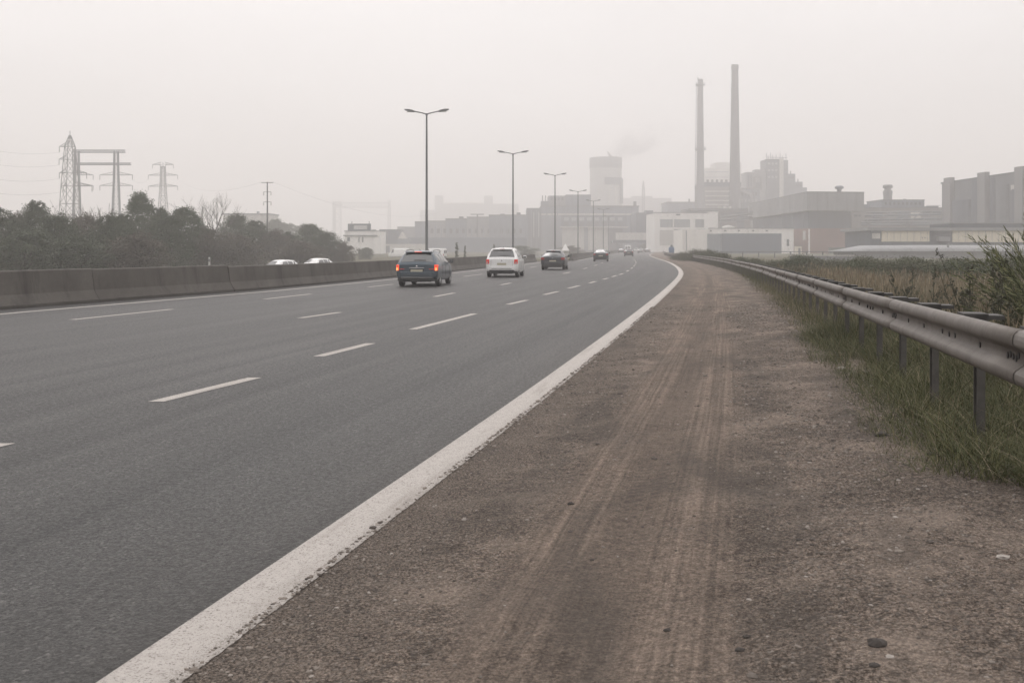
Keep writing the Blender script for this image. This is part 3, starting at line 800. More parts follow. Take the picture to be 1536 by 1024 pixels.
# ------------------------------------------------------------------ plants
def blades(base, height, width, bend, seg=3, lean=None):
    """n grass blades, each a narrow folded strip that tapers to a point; returns verts, faces"""
    n = len(base); a = rng.uniform(0, 2*np.pi, n); dirx, diry = np.cos(a), np.sin(a)
    fa = a+rng.uniform(.6, 2.4, n); wx, wy = np.cos(fa), np.sin(fa)
    V = []
    for k in range(seg):
        q = k/seg
        off = bend*q**1.8; z = height*(q-.25*bend/np.maximum(height, .01)*q*q)
        c = base+np.stack([dirx*off, diry*off, z], -1)
        w = width*(1-q**1.5)*.5
        V += [c-np.stack([wx*w, wy*w, 0*w], -1), c+np.stack([wx*w, wy*w, 0*w], -1)]
    off = bend; V.append(base+np.stack([dirx*off, diry*off, height*(1-.25*bend/np.maximum(height, .01))], -1))
    V = np.stack(V, 1); m_ = 2*seg+1
    b = (np.arange(n)*m_)[:, None]
    fq = np.concatenate([b+np.array([[2*k, 2*k+1, 2*k+3, 2*k+2]]) for k in range(seg-1)])
    ft = b+np.array([[2*seg-2, 2*seg-1, 2*seg]])
    return V.reshape(-1, 3), fq, ft
def blade_obj(name, base, height, width, bend, m, parent=None):
    v, fq, ft = blades(base, height, width, bend)
    return fast_mesh(name, v, [fq, ft], m, parent)
M['grass'] = foliage_and_pods('verge_grass', (.034, .043, .015), (.062, .072, .027), (.15, .135, .06))
M['dry'] = foliage_and_pods('dry_reeds', (.13, .100, .062), (.21, .168, .110), (.34, .285, .20))
M['scrub'] = foliage_and_pods('scrub_leaves', (.062, .072, .040), (.092, .098, .058), (.135, .13, .085))
M['scrubB'] = foliage_and_pods('green_scrub_leaves', (.050, .064, .032), (.076, .088, .048), (.12, .125, .075))
M['treeA'] = foliage_and_pods('dark_tree_leaves', (.058, .072, .046), (.086, .103, .067), (.125, .14, .094))
M['treeB'] = foliage_and_pods('brownish_tree_leaves', (.088, .080, .063), (.118, .108, .084), (.15, .137, .108))
M['treeC'] = foliage_and_pods('green_tree_leaves', (.060, .080, .046), (.088, .114, .066), (.13, .15, .092))
M['bark'] = plain('bark', (.075, .066, .055), .9, .3, 8)
M['palebark'] = plain('pale_bark', (.12, .112, .10), .9, .2, 8)
M['weed'] = plain('weed_stalk', (.060, .060, .036), .85, .3, 20)

# verge grass under the guard rail
def verge(n, d0, d1, o0, o1, h0, h1, w0, clump, power=1.6):
    d = d0+(d1-d0)*rng.random(n)**power
    o = o0+(o1-o0)*rng.random(n)
    den = vnoise(o*1.3+11, d*.7, 21)*.6+vnoise(o*3.1, d*2.2, 22)*.4
    edge = np.clip((o-o0)/.5, 0, 1)
    keep = (den > clump-edge*.9) & (d > d0+.9*np.clip(vnoise(o*2.3, o*0, 61), 0, 1)+np.clip(.9-(o-o0)*.5, 0, 2))
    keep &= rng.random(n) < np.clip((o-o0)/1.3+.06, 0, 1)
    d, o, den = d[keep], o[keep], den[keep]
    edge = np.clip((o-o0)/.9, .22, 1)
    z = ground_z(o, d)-.02
    sc = np.interp(d, [0, 15, 60, 160], [1, 1, 1.6, 3.0])
    return np.stack([XR(d)+o, d, z], -1), (h0+(h1-h0)*rng.random(len(d)))*edge*(1+.5*den), w0*sc
b, h, w = verge(105000, 5.0, 17, 2.95, 5.8, .07, .46, .0062, .42, 1.2)
g1 = blade_obj('verge_grass', b, h, w, h*rng.uniform(.25, 1.5, len(h)), M['grass'])
tag(g1, 'green grass growing in tufts below the guard rail', 'grass', kind='stuff')
b, h, w = verge(70000, 14, 150, 3.0, 5.6, .10, .42, .008, .25, 1.7)
g1 = blade_obj('verge_grass', b, h, w, h*rng.uniform(.15, .8, len(h)), M['grass'])
tag(g1, 'grass strip below the guard rail running into the distance', 'grass', kind='stuff')
b, h, w = verge(9000, 5.0, 40, 3.0, 5.2, .10, .55, .006, .2, 1.3)
g1 = blade_obj('dry_grass', b, h, w, h*rng.uniform(.4, 1.3, len(h)), M['dry'])
tag(g1, 'dead straw-coloured blades among the green verge grass', 'dry grass', kind='stuff')
# brown reeds beyond the rail
n = 90000
d = 6+44*rng.random(n)**1.1; o = 5.0+rng.random(n)**1.2*(8+d*.75)
den = vnoise(o*.5, d*.35, 31); keep = den > -.55
d, o, den = d[keep], o[keep], den[keep]
hh = (.62+.42*rng.random(len(d)))*(1+.22*den)*np.interp(o, [5, 7], [.75, 1])
base = np.stack([XR(d)+o, d, ground_z(o, d)-.03], -1)
sel = rng.random(len(d)) < .42
g1 = blade_obj('tall_green_grass', base[sel], hh[sel]*.9, .009*np.interp(d[sel], [6, 20, 52], [1, 1.6, 3]), hh[sel]*rng.uniform(.1, .6, sel.sum()), M['scrub'])
tag(g1, 'green stalks mixed among the brown reeds behind the rail', 'tall grass', kind='stuff')
base, hh, d = base[~sel], hh[~sel], d[~sel]
g1 = blade_obj('dry_reeds', base, hh, .009*np.interp(d, [6, 20, 52], [1, 1.6, 3]), hh*rng.uniform(.05, .45, len(d)), M['dry'])
tag(g1, 'brown dry reeds and tall grass behind the guard rail', 'reeds', kind='stuff')
# seed heads: fuzzy spikes at the reed tips
k = rng.choice(len(d), 9000, replace=False)
hb = base[k]+np.stack([0*k, 0*k, hh[k]*.80], -1)
g1 = blade_obj('seed_heads', hb, .13+.10*rng.random(9000), .022*np.interp(d[k], [6, 20, 52], [1, 1.4, 2.2]), .05*rng.random(9000), M['dry'])
tag(g1, 'feathery seed heads on top of the brown reeds', 'seed heads', kind='stuff')
# green grass among the reeds and further out
n = 42000
d = 34+95*rng.random(n)**1.2; o = 5.5+rng.random(n)*(10+d*.85)
den = vnoise(o*.2, d*.15, 33); keep = den > -.35
d, o, den = d[keep], o[keep], den[keep]
hh = (.35+.45*rng.random(len(d)))*(1+.3*den)
g1 = blade_obj('meadow_grass', np.stack([XR(d)+o, d, ground_z(o, d)-.03], -1), hh, .02*np.interp(d, [20, 110], [1, 3]), hh*rng.uniform(.1, .6, len(d)), M['scrub'])
tag(g1, 'dull green rough grass of the field beyond the reeds', 'meadow', kind='stuff')

def leaf_cloud(lobes, per, size, seed, fill=.55, up=0.0):
    """leaf-sized quads spread through a set of ellipsoid lobes (cx,cy,cz,rx,ry,rz), denser near the surface, in clumps"""
    r = np.random.default_rng(seed); V = []
    for (cx, cy, cz, rx, ry, rz) in lobes:
        nc = max(6, int(per/26))
        dirs = r.normal(size=(nc, 3)); dirs /= np.linalg.norm(dirs, axis=1)[:, None]
        rad = (fill+(1.08-fill)*r.random(nc)**.6)[:, None]
        cc = dirs*rad*np.array([rx, ry, rz])+np.array([cx, cy, cz])
        for c in cc:
            m_ = int(26*(.5+r.random())); cs = (.22+.22*r.random())*min(rx, rz)
            p = c+r.normal(size=(m_, 3))*cs*np.array([1, 1, .75])
            a = r.normal(size=(m_, 3)); a /= np.linalg.norm(a, axis=1)[:, None]
            b = np.cross(a, r.normal(size=(m_, 3))); b /= np.linalg.norm(b, axis=1)[:, None]
            s = size*(.6+.8*r.random((m_, 1)))
            V.append(np.stack([p-a*s-b*s*.35, p+a*s*.1-b*s*.55, p+a*s+b*s*.1, p-a*s*.1+b*s*.5], 1))
    V = np.concatenate(V); n = len(V)
    return V.reshape(-1, 3), np.arange(n*4).reshape(-1, 4)
def limbs(mb, p, v, r, depth, spread, rnd, shrink=.72, kids=3, wig=.12):
    pts = [p]; q = p.copy(); n = 4
    for i in range(n):
        v = (v+Vector((rnd.uniform(-wig, wig), rnd.uniform(-wig, wig), rnd.uniform(-.02, .08)))*v.length).normalized()*v.length
        q = q+v/n; pts.append(q.copy())
    mb.tube(pts, [r*(1-.45*i/n) for i in range(n+1)], 6 if depth > 1 else 4, cap=False)
    if depth == 0: return
    for k in range(kids):
        j = rnd.choice([2, 3, 4, 4]); a = rnd.uniform(0, 2*math.pi)
        ax = Vector((math.cos(a), math.sin(a), rnd.uniform(-.1, .5)))
        nv = (v.normalized()+ax*spread).normalized()*v.length*shrink*rnd.uniform(.8, 1.15)
        limbs(mb, pts[j], nv, r*.52, depth-1, spread, rnd, shrink, kids, wig)

# tree kinds, unit size: about 8 m high
def tree_kind(seed, lm, w=3.0, h=8.0, size=.085, per=640, nl=9, low=.08):
    rnd = random.Random(seed)
    t = thing('tree', (0, 0, 0), '', 'tree', 'trees and bushes beyond the opposite carriageway')
    mb = MB()
    limbs(mb, Vector((0, 0, -.3)), Vector((.1, 0, h*.36)), .17, 2, .7, rnd, .75, 4)
    mb.build('trunk', M['bark'], t)
    lobes = [(0, 0, h*.5, w*.55, w*.55, h*.34)]
    for k in range(34):
        a = k*2.4+rnd.uniform(-.4, .4); zz = low+(.97-low)*((k+.5)/34)**.8+rnd.uniform(-.04, .04)
        env = w*(math.sin(math.pi*min(.97, max(.05, (zz+.12)/1.12)))**.62)
        rr = env*rnd.uniform(.45, .86); s = rnd.uniform(.20, .34)*w*(.6+.5*env/w)
        lobes.append((rr*math.cos(a), rr*math.sin(a), zz*h, s, s, s*rnd.uniform(.8, 1.3)))
    v, f = leaf_cloud(lobes, per, size, seed)
    fast_mesh('crown', v, f, lm, t)
    return t
kinds = [tree_kind(3, M['treeA']), tree_kind(5, M['treeC'], 2.7, 8.2), tree_kind(8, M['treeB'], 3.3, 7.5), tree_kind(13, M['treeA'], 3.6, 7.2, nl=11)]
used = [False]*4
def place_tree(px, top, d, k, wpx, lab, name=None):
    zt_ = gz(top, d); g0 = -1.0; hgt = zt_-g0
    o = kinds[k] if not used[k] else copy_tree(kinds[k]); used[k] = True
    o.location = (gx(px, d), d, g0)
    hk = [8.4, 8.6, 7.9, 7.6][k]; wk = [3.0, 2.7, 3.3, 3.6][k]
    s = hgt/hk; sw = (wpx*.5*d/F)/(wk*.88)
    o.scale = (sw, sw, s); o.rotation_euler = (0, 0, px*1.7)
    o['label'] = lab
trees = [(-10, 309, 88, 0, 90, 'dark tree cut off by the left picture edge'),
 (24, 322, 95, 2, 70, 'brownish low-topped tree second from the left picture edge'),
 (55, 300, 92, 0, 60, 'dark tufted tree just left of the large lattice pylon'),
 (84, 322, 84, 3, 80, 'broad dark tree standing in front of the large lattice pylon foot'),
 (128, 324, 96, 2, 90, 'brownish rounded tree right of the large lattice pylon foot'),
 (165, 322, 88, 3, 70, 'low dark tree in front of the right gantry mast'),
 (211, 286, 108, 1, 58, 'tallest green tree with a pointed leafy top, right of the gantry mast'),
 (238, 310, 104, 0, 50, 'dark tree leaning on the tallest green tree, on its right'),
 (188, 320, 98, 0, 50, 'dark tree at the left foot of the tallest green tree'),
 (278, 309, 112, 1, 70, 'green rounded tree just left of the bare pale tree'),
 (256, 322, 100, 3, 70, 'dark low tree below the small three-armed pylon'),
 (310, 342, 112, 2, 70, 'brownish bush in front of the bare tree trunk'),
 (355, 322, 138, 3, 62, 'hazy grey tree just right of the bare tree'),
 (384, 330, 142, 0, 55, 'hazy tree just left of the thin utility pole'),
 (350, 352, 116, 2, 90, 'low brownish bush right of the bare tree, behind the white post'),
 (412, 346, 142, 2, 60, 'hazy bush at the foot of the thin utility pole'),
 (431, 347, 148, 0, 36, 'small dark round tree left of the last tall left-hand tree'),
 (466, 335, 158, 1, 58, 'hazy tall tree above the two white car roofs'),
 (492, 348, 152, 3, 48, 'hazy tree near the right end of the left tree belt'),
 (515, 364, 150, 2, 36, 'last low hazy bush of the tree belt before the white sign building'),
 (450, 362, 132, 2, 70, 'low hazy bush directly behind the left white car roof'),
 (205, 350, 82, 2, 100, 'low brownish bush in front of the tallest green tree'),
 (40, 348, 76, 3, 110, 'low dark bush near the left end of the barrier'),
 (118, 352, 78, 0, 90, 'low dark bush below the large lattice pylon')]
for tr in trees: place_tree(*tr)
# understorey mass at the foot of the trees
lb = []
for px in range(-60, 540, 14):
    d = 80+.14*max(px, 0)+rng.uniform(-5, 5)
    lb.append((gx(px, d), d, -.3+rng.uniform(-.2, .4), 1.4, 1.2, 1.4))
v, f = leaf_cloud(lb, 300, .15, 77)
g1 = fast_mesh('undergrowth', v, f, M['treeB']); tag(g1, 'dark tangled undergrowth at the foot of the left trees', 'undergrowth', kind='stuff')
# bare trees
def bare_tree(px, top, d, lab, seed, depth=5, m='palebark', r=.16):
    t = thing('bare_tree', (gx(px, d), d, -1.0), lab, 'tree', 'trees and bushes beyond the opposite carriageway')
    hgt = gz(top, d)+1; rnd = random.Random(seed); mb = MB()
    limbs(mb, Vector((0, 0, -.2)), Vector((0, 0, hgt*.33)), r*1.1, 1, .2, rnd, .7, 1)
    mb.build('trunk', M[m], t)
    cr = MB()
    for k in range(5):
        a = k*1.26+.3
        limbs(cr, Vector((0, 0, hgt*(.26+.02*k))), Vector((math.cos(a)*.55, math.sin(a)*.55, 1)).normalized()*hgt*.27, r*.6, depth-1, .55, rnd, .74, 3)
    cr.build('branches', M[m], t)
bare_tree(317, 293, 124, 'leafless pale tree with a fan of fine branches above the tree belt', 4)
bare_tree(152, 304, 112, 'wispy leafless tree between the large pylon and the right gantry mast', 9, 4)
bare_tree(97, 306, 106, 'small wispy leafless tree in front of the large pylon foot', 15, 4)

# scrub bushes in the field on the right
def bush_kind(seed, lm):
    rnd = random.Random(seed); t = thing('bush', (0, 0, 0), '', 'bush', 'low scrub bushes in the right-hand field')
    mb = MB()
    for k in range(5):
        a = k*1.3; mb.tube([(0, 0, -.1), (math.cos(a)*.3, math.sin(a)*.3, .5), (math.cos(a)*.6, math.sin(a)*.6, 1.0)], [.03, .02, .008], 5)
    mb.build('stems', M['bark'], t)
    lobes = [(0, 0, .5, .8, .8, .5)]+[(rnd.uniform(-.9, .9), rnd.uniform(-.9, .9), rnd.uniform(.3, .95), .4, .4, .35) for _ in range(7)]
    v, f = leaf_cloud(lobes, 1300, .026, seed, .2); fast_mesh('crown', v, f, lm, t); return t
bk = [bush_kind(41, M['scrub']), bush_kind(43, M['scrubB']), bush_kind(47, M['scrub'])]
spots_min = 44
bu = [False]*3
spots = [(1042, 371, 120), (1064, 374, 112), (1086, 379, 92), (1022, 376, 130), (1110, 384, 78), (1135, 387, 72), (1160, 388, 66), (1197, 380, 62), (1225, 386, 60), (1255, 384, 58), (1282, 388, 50),
         (1305, 384, 55), (1330, 384, 48), (1358, 383, 52), (1380, 388, 42), (1404, 386, 46), (1430, 384, 40), (1452, 390, 34), (1478, 384, 44), (1505, 386, 36), (1528, 384, 32), (1180, 396, 48), (1310, 402, 36), (1350, 405, 31), (1240, 396, 42), (1415, 405, 28), (1490, 408, 23)]
names_ = ['left', 'right']
for i, (px, top, d) in enumerate(spots):
    d = max(d, spots_min+i % 5); k = i % 3; o = bk[k] if not bu[k] else copy_tree(bk[k]); bu[k] = True
    g0 = float(ground_z(gx(px, d)-XR(d), d)); s = (gz(top, d)-g0)/1.3
    o.location = (gx(px, d), d, g0); o.scale = (s*1.5, s*1.3, s); o.rotation_euler = (0, 0, i*2.1)
    o['label'] = ('hazy grey-green bush beside the far end of the guard rail' if d > 85 else
                  'grey-green scrub bush in the field between the rail and the brick building' if px < 1290 else
                  'grey-green scrub bush behind the brown reeds on the right') 

# tall dark weeds standing above the reeds
def weed(px, top, d, lab, seed, lean=0.0, wide=.35):
    g0 = float(ground_z(gx(px, d)-XR(d), d)); hgt = gz(top, d)-g0; rnd = random.Random(seed)
    t = thing('tall_weed', (gx(px, d), d, g0), lab, 'weed', 'tall dark weeds standing above the reeds')
    st = MB(); lf = []
    for q in range(4 if wide > .3 else 2):
        a = rnd.uniform(0, 6.28); sp = rnd.uniform(.05, wide); hh_ = hgt*(1 if q == 0 else rnd.uniform(.55, .85))
        if q == 0: sp = abs(lean); a = 0 if lean > 0 else math.pi
        pts = [Vector((math.cos(a)*sp*(u**1.4), math.sin(a)*sp*(u**1.4), hh_*u)) for u in np.linspace(0, 1, 7)]
        st.tube(pts, [.010*(1-.75*u) for u in np.linspace(0, 1, 7)], 5)
        for w_ in range(12):
            u = rnd.uniform(.3, .95); i = int(u*6); p = pts[i].lerp(pts[min(i+1, 6)], u*6-i)
            b_ = rnd.uniform(0, 6.28); ln = rnd.uniform(.06, .22)*(1.15-u)*2
            tip = p+Vector((math.cos(b_)*ln*.6, math.sin(b_)*ln*.6, ln*.8)); st.tube([p, p.lerp(tip, .5)+Vector((0, 0, -.01)), tip], [.005, .004, .002], 4, cap=False)
            lf += [p.lerp(tip, k_) for k_ in (.4, .7, .9, 1.0)]
        lf += [pts[6]+Vector((0, 0, -.02*k_)) for k_ in range(5)]
    st.build('stalks', M['weed'], t)
    P = np.array([p[:] for p in lf]); P = np.repeat(P, 4, 0)+rng.normal(size=(len(P)*4, 3))*.012
    n_ = len(P); A = rng.normal(size=(n_, 3))*.010; B = rng.normal(size=(n_, 3))*.006
    v = np.stack([P-A, P+B, P+A, P-B], 1).reshape(-1, 3)
    fast_mesh('foliage_and_pods', v, np.arange(n_*4).reshape(-1, 4), M['weed'], t)  # seed pods of the weed, one mesh of small quads
weed(1457, 372, 13, 'tall dark branching weed left of the tall feathery bush', 1, -.45, .5)
weed(1440, 405, 14, 'bent dark weed left of the tall branching weed', 2, -.3, .3)
weed(1496, 378, 12, 'tall dark weed stalk just in front of the feathery bush', 3, .1, .3)
weed(1398, 398, 17, 'slender single dark weed halfway between the spacer blocks and the branching weed', 4, .05, .15)
weed(1365, 404, 20, 'slim brown weed rising over the middle of the reed bed', 5, .06, .2)
weed(1352, 408, 19, 'short thin weed farthest left in the reed bed', 6, -.2, .2)
weed(1515, 400, 11, 'dark weed at the right picture edge below the feathery bush', 7, -.2, .4)

# feathery bush at the right picture edge
def feather_bush(px, top, d, lab):
    g0 = float(ground_z(gx(px, d)-XR(d), d)); hgt = gz(top, d)-g0
    t = thing('feathery_bush', (gx(px, d), d, g0), lab, 'bush')
    st = MB(); B = []; Hh = []
    rnd = random.Random(5); tips = []
    for k in range(200):
        a = rnd.uniform(0, 6.28); sp = rnd.uniform(.2, 1.15); hh_ = hgt*rnd.uniform(.45, 1.0)*(1.05-.22*sp)
        r0 = .18*rnd.random()
        pts = [Vector((math.cos(a)*(r0+sp*u**1.5), math.sin(a)*(r0+sp*u**1.5), hh_*(1.25*u-.25*u*u*(.6+sp*.7)))) for u in np.linspace(0, 1, 8)]
        st.tube(pts, [.008*(1-.85*u) for u in np.linspace(0, 1, 8)], 4, cap=False)
        for u in np.linspace(.22, 1, 34):
            i = min(int(u*7), 6); p = pts[i].lerp(pts[i+1], u*7-i); tv = (pts[i+1]-pts[i]).normalized()
            for _ in range(2):
                w_ = Vector((rnd.gauss(0, 1), rnd.gauss(0, 1), rnd.gauss(0, .6))).normalized()
                tips.append((p, (tv*1.0+w_*.75).normalized()*rnd.uniform(.06, .15), w_))
    st.build('stems', M['weed'], t)
    P = np.array([p[0][:] for p in tips]); A = np.array([p[1][:] for p in tips]); W = np.cross(A, np.array([p[2][:] for p in tips])); W /= np.linalg.norm(W, axis=1)[:, None]+1e-9
    w = .0065
    v = np.stack([P-W*w*.6, P+A*.5-W*w, P+A, P+A*.5+W*w], 1).reshape(-1, 3)
    fast_mesh('crown', v, np.arange(len(P)*4).reshape(-1, 4), M['feather'], t)
M['feather'] = foliage_and_pods('feathery_leaves', (.075, .088, .038), (.12, .132, .060), (.21, .205, .105))
feather_bush(1590, 308, 12.0, 'tall feathery green bush at the right picture edge, leaning left')

# ------------------------------------------------------------------ stones on the verge
def stone_mesh(r, n):
    """n irregular little stones; returns verts, faces for unit stones"""
    ico_v = []; ph = (1+5**.5)/2
    ico_v = np.array([(-1, ph, 0), (1, ph, 0), (-1, -ph, 0), (1, -ph, 0), (0, -1, ph), (0, 1, ph), (0, -1, -ph), (0, 1, -ph), (ph, 0, -1), (ph, 0, 1), (-ph, 0, -1), (-ph, 0, 1)])/1.9
    ico_f = np.array([(0, 11, 5), (0, 5, 1), (0, 1, 7), (0, 7, 10), (0, 10, 11), (1, 5, 9), (5, 11, 4), (11, 10, 2), (10, 7, 6), (7, 1, 8), (3, 9, 4), (3, 4, 2), (3, 2, 6), (3, 6, 8), (3, 8, 9), (4, 9, 5), (2, 4, 11), (6, 2, 10), (8, 6, 7), (9, 8, 1)])
    V = np.repeat(ico_v[None], n, 0)*(1+.35*(r.random((n, 12, 1))-.5))*np.stack([.7+.7*r.random(n), .7+.7*r.random(n), .35+.4*r.random(n)], -1)[:, None, :]
    a = r.uniform(0, 6.28, n); c, s = np.cos(a)[:, None], np.sin(a)[:, None]
    V = np.stack([V[..., 0]*c-V[..., 1]*s, V[..., 0]*s+V[..., 1]*c, V[..., 2]], -1)
    return V, ico_f
def m_stone():
    t = NT('gravel_stone'); g = t.n('ShaderNodeNewGeometry')
    c = t.ramp(g.outputs['Random Per Island'], [(0, (.06, .05, .043)), (.45, (.14, .118, .10)), (.9, (.22, .19, .162)), (1, (.32, .29, .26))])
    return t.done(c, .9, t.bump(t.noise(60, 3), .4, .01))
M['stone'] = m_stone()
n = 42000
d = 3.0+24*rng.random(n)**1.5; o = np.where(rng.random(n) < .12, .27+.25*rng.random(n)**2, .4+3.6*rng.random(n))
pr = np.interp(o, [.3, .5, 1.1, 1.3, 2.25, 2.5, 4.0], [.9, .35, .6, .10, .12, 1.0, 1.0])*(.55+.6*vnoise(o*1.7, d*1.1, 51))
keep = rng.random(n) < pr; d, o = d[keep], o[keep]; n = len(d)
sv, sf = stone_mesh(rng, n)
size = (.0042+.0085*rng.random(n)**2.2+(.012*(rng.random(n) > .993)))*np.interp(d, [3, 8, 25], [.8, 1.2, 2.0])
pos = np.stack([XR(d)+o, d, shoulder_z(o, d)+size*.12+.004*(o < .32)], -1)
v = (sv*size[:, None, None]+pos[:, None, :]).reshape(-1, 3)
f = (sf[None]+(np.arange(n)*12)[:, None, None]).reshape(-1, 3)
g1 = fast_mesh('gravel', v, f, M['stone']); tag(g1, 'loose gravel scattered over the dirt shoulder', 'gravel', kind='stuff')
def rock(px, py, r, col, lab):
    d = yd(py); 
    for _ in range(4):
        o_ = gx(px, d)-float(XR(d)); d = (H-float(shoulder_z(np.array(o_), np.array(d))))*F/(py-HY)
    bm = bmesh.new(); bmesh.ops.create_icosphere(bm, subdivisions=2, radius=r)
    rr = random.Random(px)
    for v_ in bm.verts: v_.co = Vector((v_.co.x*1.25, v_.co.y, v_.co.z*.62))*(1+rr.uniform(-.24, .24))
    me = bpy.data.meshes.new('stone'); bm.to_mesh(me); bm.free(); me.materials.append(col)
    o = bpy.data.objects.new('stone', me); COL.objects.link(o)
    o.location = (gx(px, d), d, float(shoulder_z(np.array(gx(px, d)-float(XR(d))), np.array(d)))+r*.12)
    tag(o, lab, 'stone', 'larger stones lying on the dirt shoulder')
Sd = plain('dark_stone', (.045, .038, .033), .9, .3, 40, .006, 60); Sl = plain('light_stone', (.34, .31, .28), .9, .2, 40, .006, 60)
rock(1315, 966, .027, Sd, 'largest dark stone on the dirt, near the bottom right')
rock(1335, 985, .013, Sl, 'pale pebble just below the largest dark stone')
rock(1312, 998, .014, Sd, 'small dark stone below the largest dark stone, at the bottom')
rock(1120, 955, .013, Sd, 'dark pebble left of the largest dark stone')
rock(1110, 975, .015, Sd, 'dark stone low in the wheel track beside two pebbles')
rock(1001, 945, .012, Sd, 'dark pebble in the middle of the wheel track near the bottom')
rock(857, 756, .018, Sd, 'single dark stone between the white line and the wheel track')
rock(1323, 653, .040, Sd, 'dark lump of earth at the edge of the verge grass')
rock(1398, 682, .032, Sd, 'dark lump beside the grass, right of the lump at its edge')
rock(1262, 553, .045, Sl, 'pale flat stone on the gravel beside the grass')
rock(1199, 810, .014, Sd, 'small dark stone in the middle of the gravel, right of the wheel track')
rock(1505, 836, .022, Sl, 'pale stone below the verge grass near the right picture edge')
# ------------------------------------------------------------------ pylons and poles
M['lattice'] = plain('grey_lattice_steel', (.16, .165, .17), .6, .1)
M['mast'] = plain('grey_gantry_steel', (.17, .18, .20), .6, .1)
M['wire'] = plain('power_wire', (.12, .12, .12), .6, .1)
def lattice(mb, widths, r=.09, cx=0.0, cy=0.0):
    """square lattice mast: widths = [(z, half width)]"""
    for i in range(len(widths)-1):
        z0, a = widths[i]; z1, b = widths[i+1]
        n = max(1, int(round((z1-z0)/(a+b)/1.15)))
        for k in range(n):
            u0, u1 = k/n, (k+1)/n; w0 = a+(b-a)*u0; w1 = a+(b-a)*u1; y0 = z0+(z1-z0)*u0; y1 = z0+(z1-z0)*u1
            c0 = [(cx+s*w0, cy+t_*w0, y0) for s, t_ in ((-1, -1), (1, -1), (1, 1), (-1, 1))]
            c1 = [(cx+s*w1, cy+t_*w1, y1) for s, t_ in ((-1, -1), (1, -1), (1, 1), (-1, 1))]
            for j in range(4):
                mb.bar(c0[j], c1[j], r); mb.bar(c0[j], c1[(j+1) % 4], r*.6); mb.bar(c0[(j+1) % 4], c1[j], r*.6); mb.bar(c1[j], c1[(j+1) % 4], r*.55)
def crossarm(par, z, x0, x1, w0=.6, h=1.0, tipdrop=.5, r=.07):
    """tapered lattice arm from the mast at x0 to its tip at x1, with an insulator string"""
    mb = MB(); n = 5
    for k in range(n):
        u0, u1 = k/n, (k+1)/n; xa, xb = x0+(x1-x0)*u0, x0+(x1-x0)*u1
        wa, wb = w0*(1-u0), w0*(1-u1); ha, hb = h*(1-u0), h*(1-u1)
        for s in (-1, 1): mb.bar((xa, s*wa, z), (xb, s*wb, z), r)
        mb.bar((xa, 0, z+ha), (xb, 0, z+hb), r)
        mb.bar((xa, 0, z+ha), (xb, wb, z), r*.6); mb.bar((xa, wa, z), (xb, -wb, z), r*.6)
    o = mb.build('crossarm', M['lattice'], par)
    ins = MB(); ins.tube([(x1, 0, z), (x1, 0, z-1.6)], .09, 6); ins.build('insulator', M['wire'], o)
    return o
# large lattice pylon
d = 280; k = d/F
t = thing('lattice_pylon', (gx(105, d), d, -1), 'tallest pointed lattice pylon at far left, with arms on its left side', 'pylon')
zt_ = gz(198, d)+1
mb = MB(); lattice(mb, [(0, 2.7), (gz(279, d)+1, 1.75), (gz(220, d)+1, 1.05), (zt_-1, .18)], .11); mb.bar((0, 0, zt_-1.5), (0, 0, zt_+.3), .1); mb.build('mast', M['lattice'], t)
for y, px in ((220, 89), (239, 88.6), (259.5, 89), (279, 95)): crossarm(t, gz(y, d)+1, -1.2, (px-105)*k, .9, 1.1)
for y, px in ((259.5, 130), (279, 138)): crossarm(t, gz(y, d)+1, 1.3, (px-105)*k, .9, 1.1)
# gantry of two masts joined by beams
d = 330; k = d/F
t = thing('gantry_pylon', (gx(145, d), d, -1), 'two grey power-line masts joined by long horizontal beams', 'pylon')
for px in (115.2, 174.3):
    cx = (px-145)*k; mb = MB()
    for s in (-1, 1):
        mb.tube([(cx+s*1.75, 0, 0), (cx+s*.75, 0, gz(262, d)+1), (cx+s*.62, 0, gz(227, d)+1)], [.42, .36, .33], 8)
    lattice(mb, [(0, 1.5), (gz(262, d)+1, .6), (gz(228, d)+1, .5)], .05, cx)
    mb.build('mast', M['mast'], t)
for y, x0, x1, h in ((228.7, 110, 187.5, .75), (247.2, 111, 196, .55)):
    mb = MB(); z = gz(y, d)+1; a, b = (x0-145)*k, (x1-145)*k; n = 22
    for s in (-.45, .45):
        mb.bar((a, s, z), (b, s, z), .13); mb.bar((a, s, z+h), (b, s, z+h), .11)
    for i in range(n):
        xa, xb = a+(b-a)*i/n, a+(b-a)*(i+1)/n; mb.bar((xa, -.45, z), (xb, -.45, z+h), .08); mb.bar((xa, .45, z+h), (xb, .45, z), .08); mb.bar((xa, -.45, z), (xb, .45, z), .07)
    mb.build('beam', M['mast'], t)
for px in (115.2, 174.3):
    for y in (262.5, 278.5):
        for s in (-1, 1):
            if px < 150 and s < 0: continue
            crossarm(t, gz(y, d)+1, (px-145)*k+s*.8, (px-145)*k+s*(24.5*k), .8, 1.0)
# smaller three-armed pylon
d = 400; k = d/F
t = thing('lattice_pylon', (gx(244.5, d), d, -1), 'small hazy three-armed pylon right of the joined masts', 'pylon')
mb = MB(); lattice(mb, [(0, 2.6), (gz(279, d)+1, .95), (gz(250, d)+1, .75)], .11)
mb.bar((-.75, 0, gz(252, d)+1), (-1.3, 0, gz(246.5, d)+1), .12); mb.bar((.75, 0, gz(252, d)+1), (1.3, 0, gz(246.5, d)+1), .12); mb.bar((0, 0, gz(252, d)+1), (0, 0, gz(244, d)+1), .13)
mb.build('mast', M['lattice'], t)
for y, hw_ in ((247, 15.5), (263, 22), (279.5, 22)):
    for s in (-1, 1): crossarm(t, gz(y, d)+1, s*.8, s*hw_*k, .8, 1.0, r=.09)
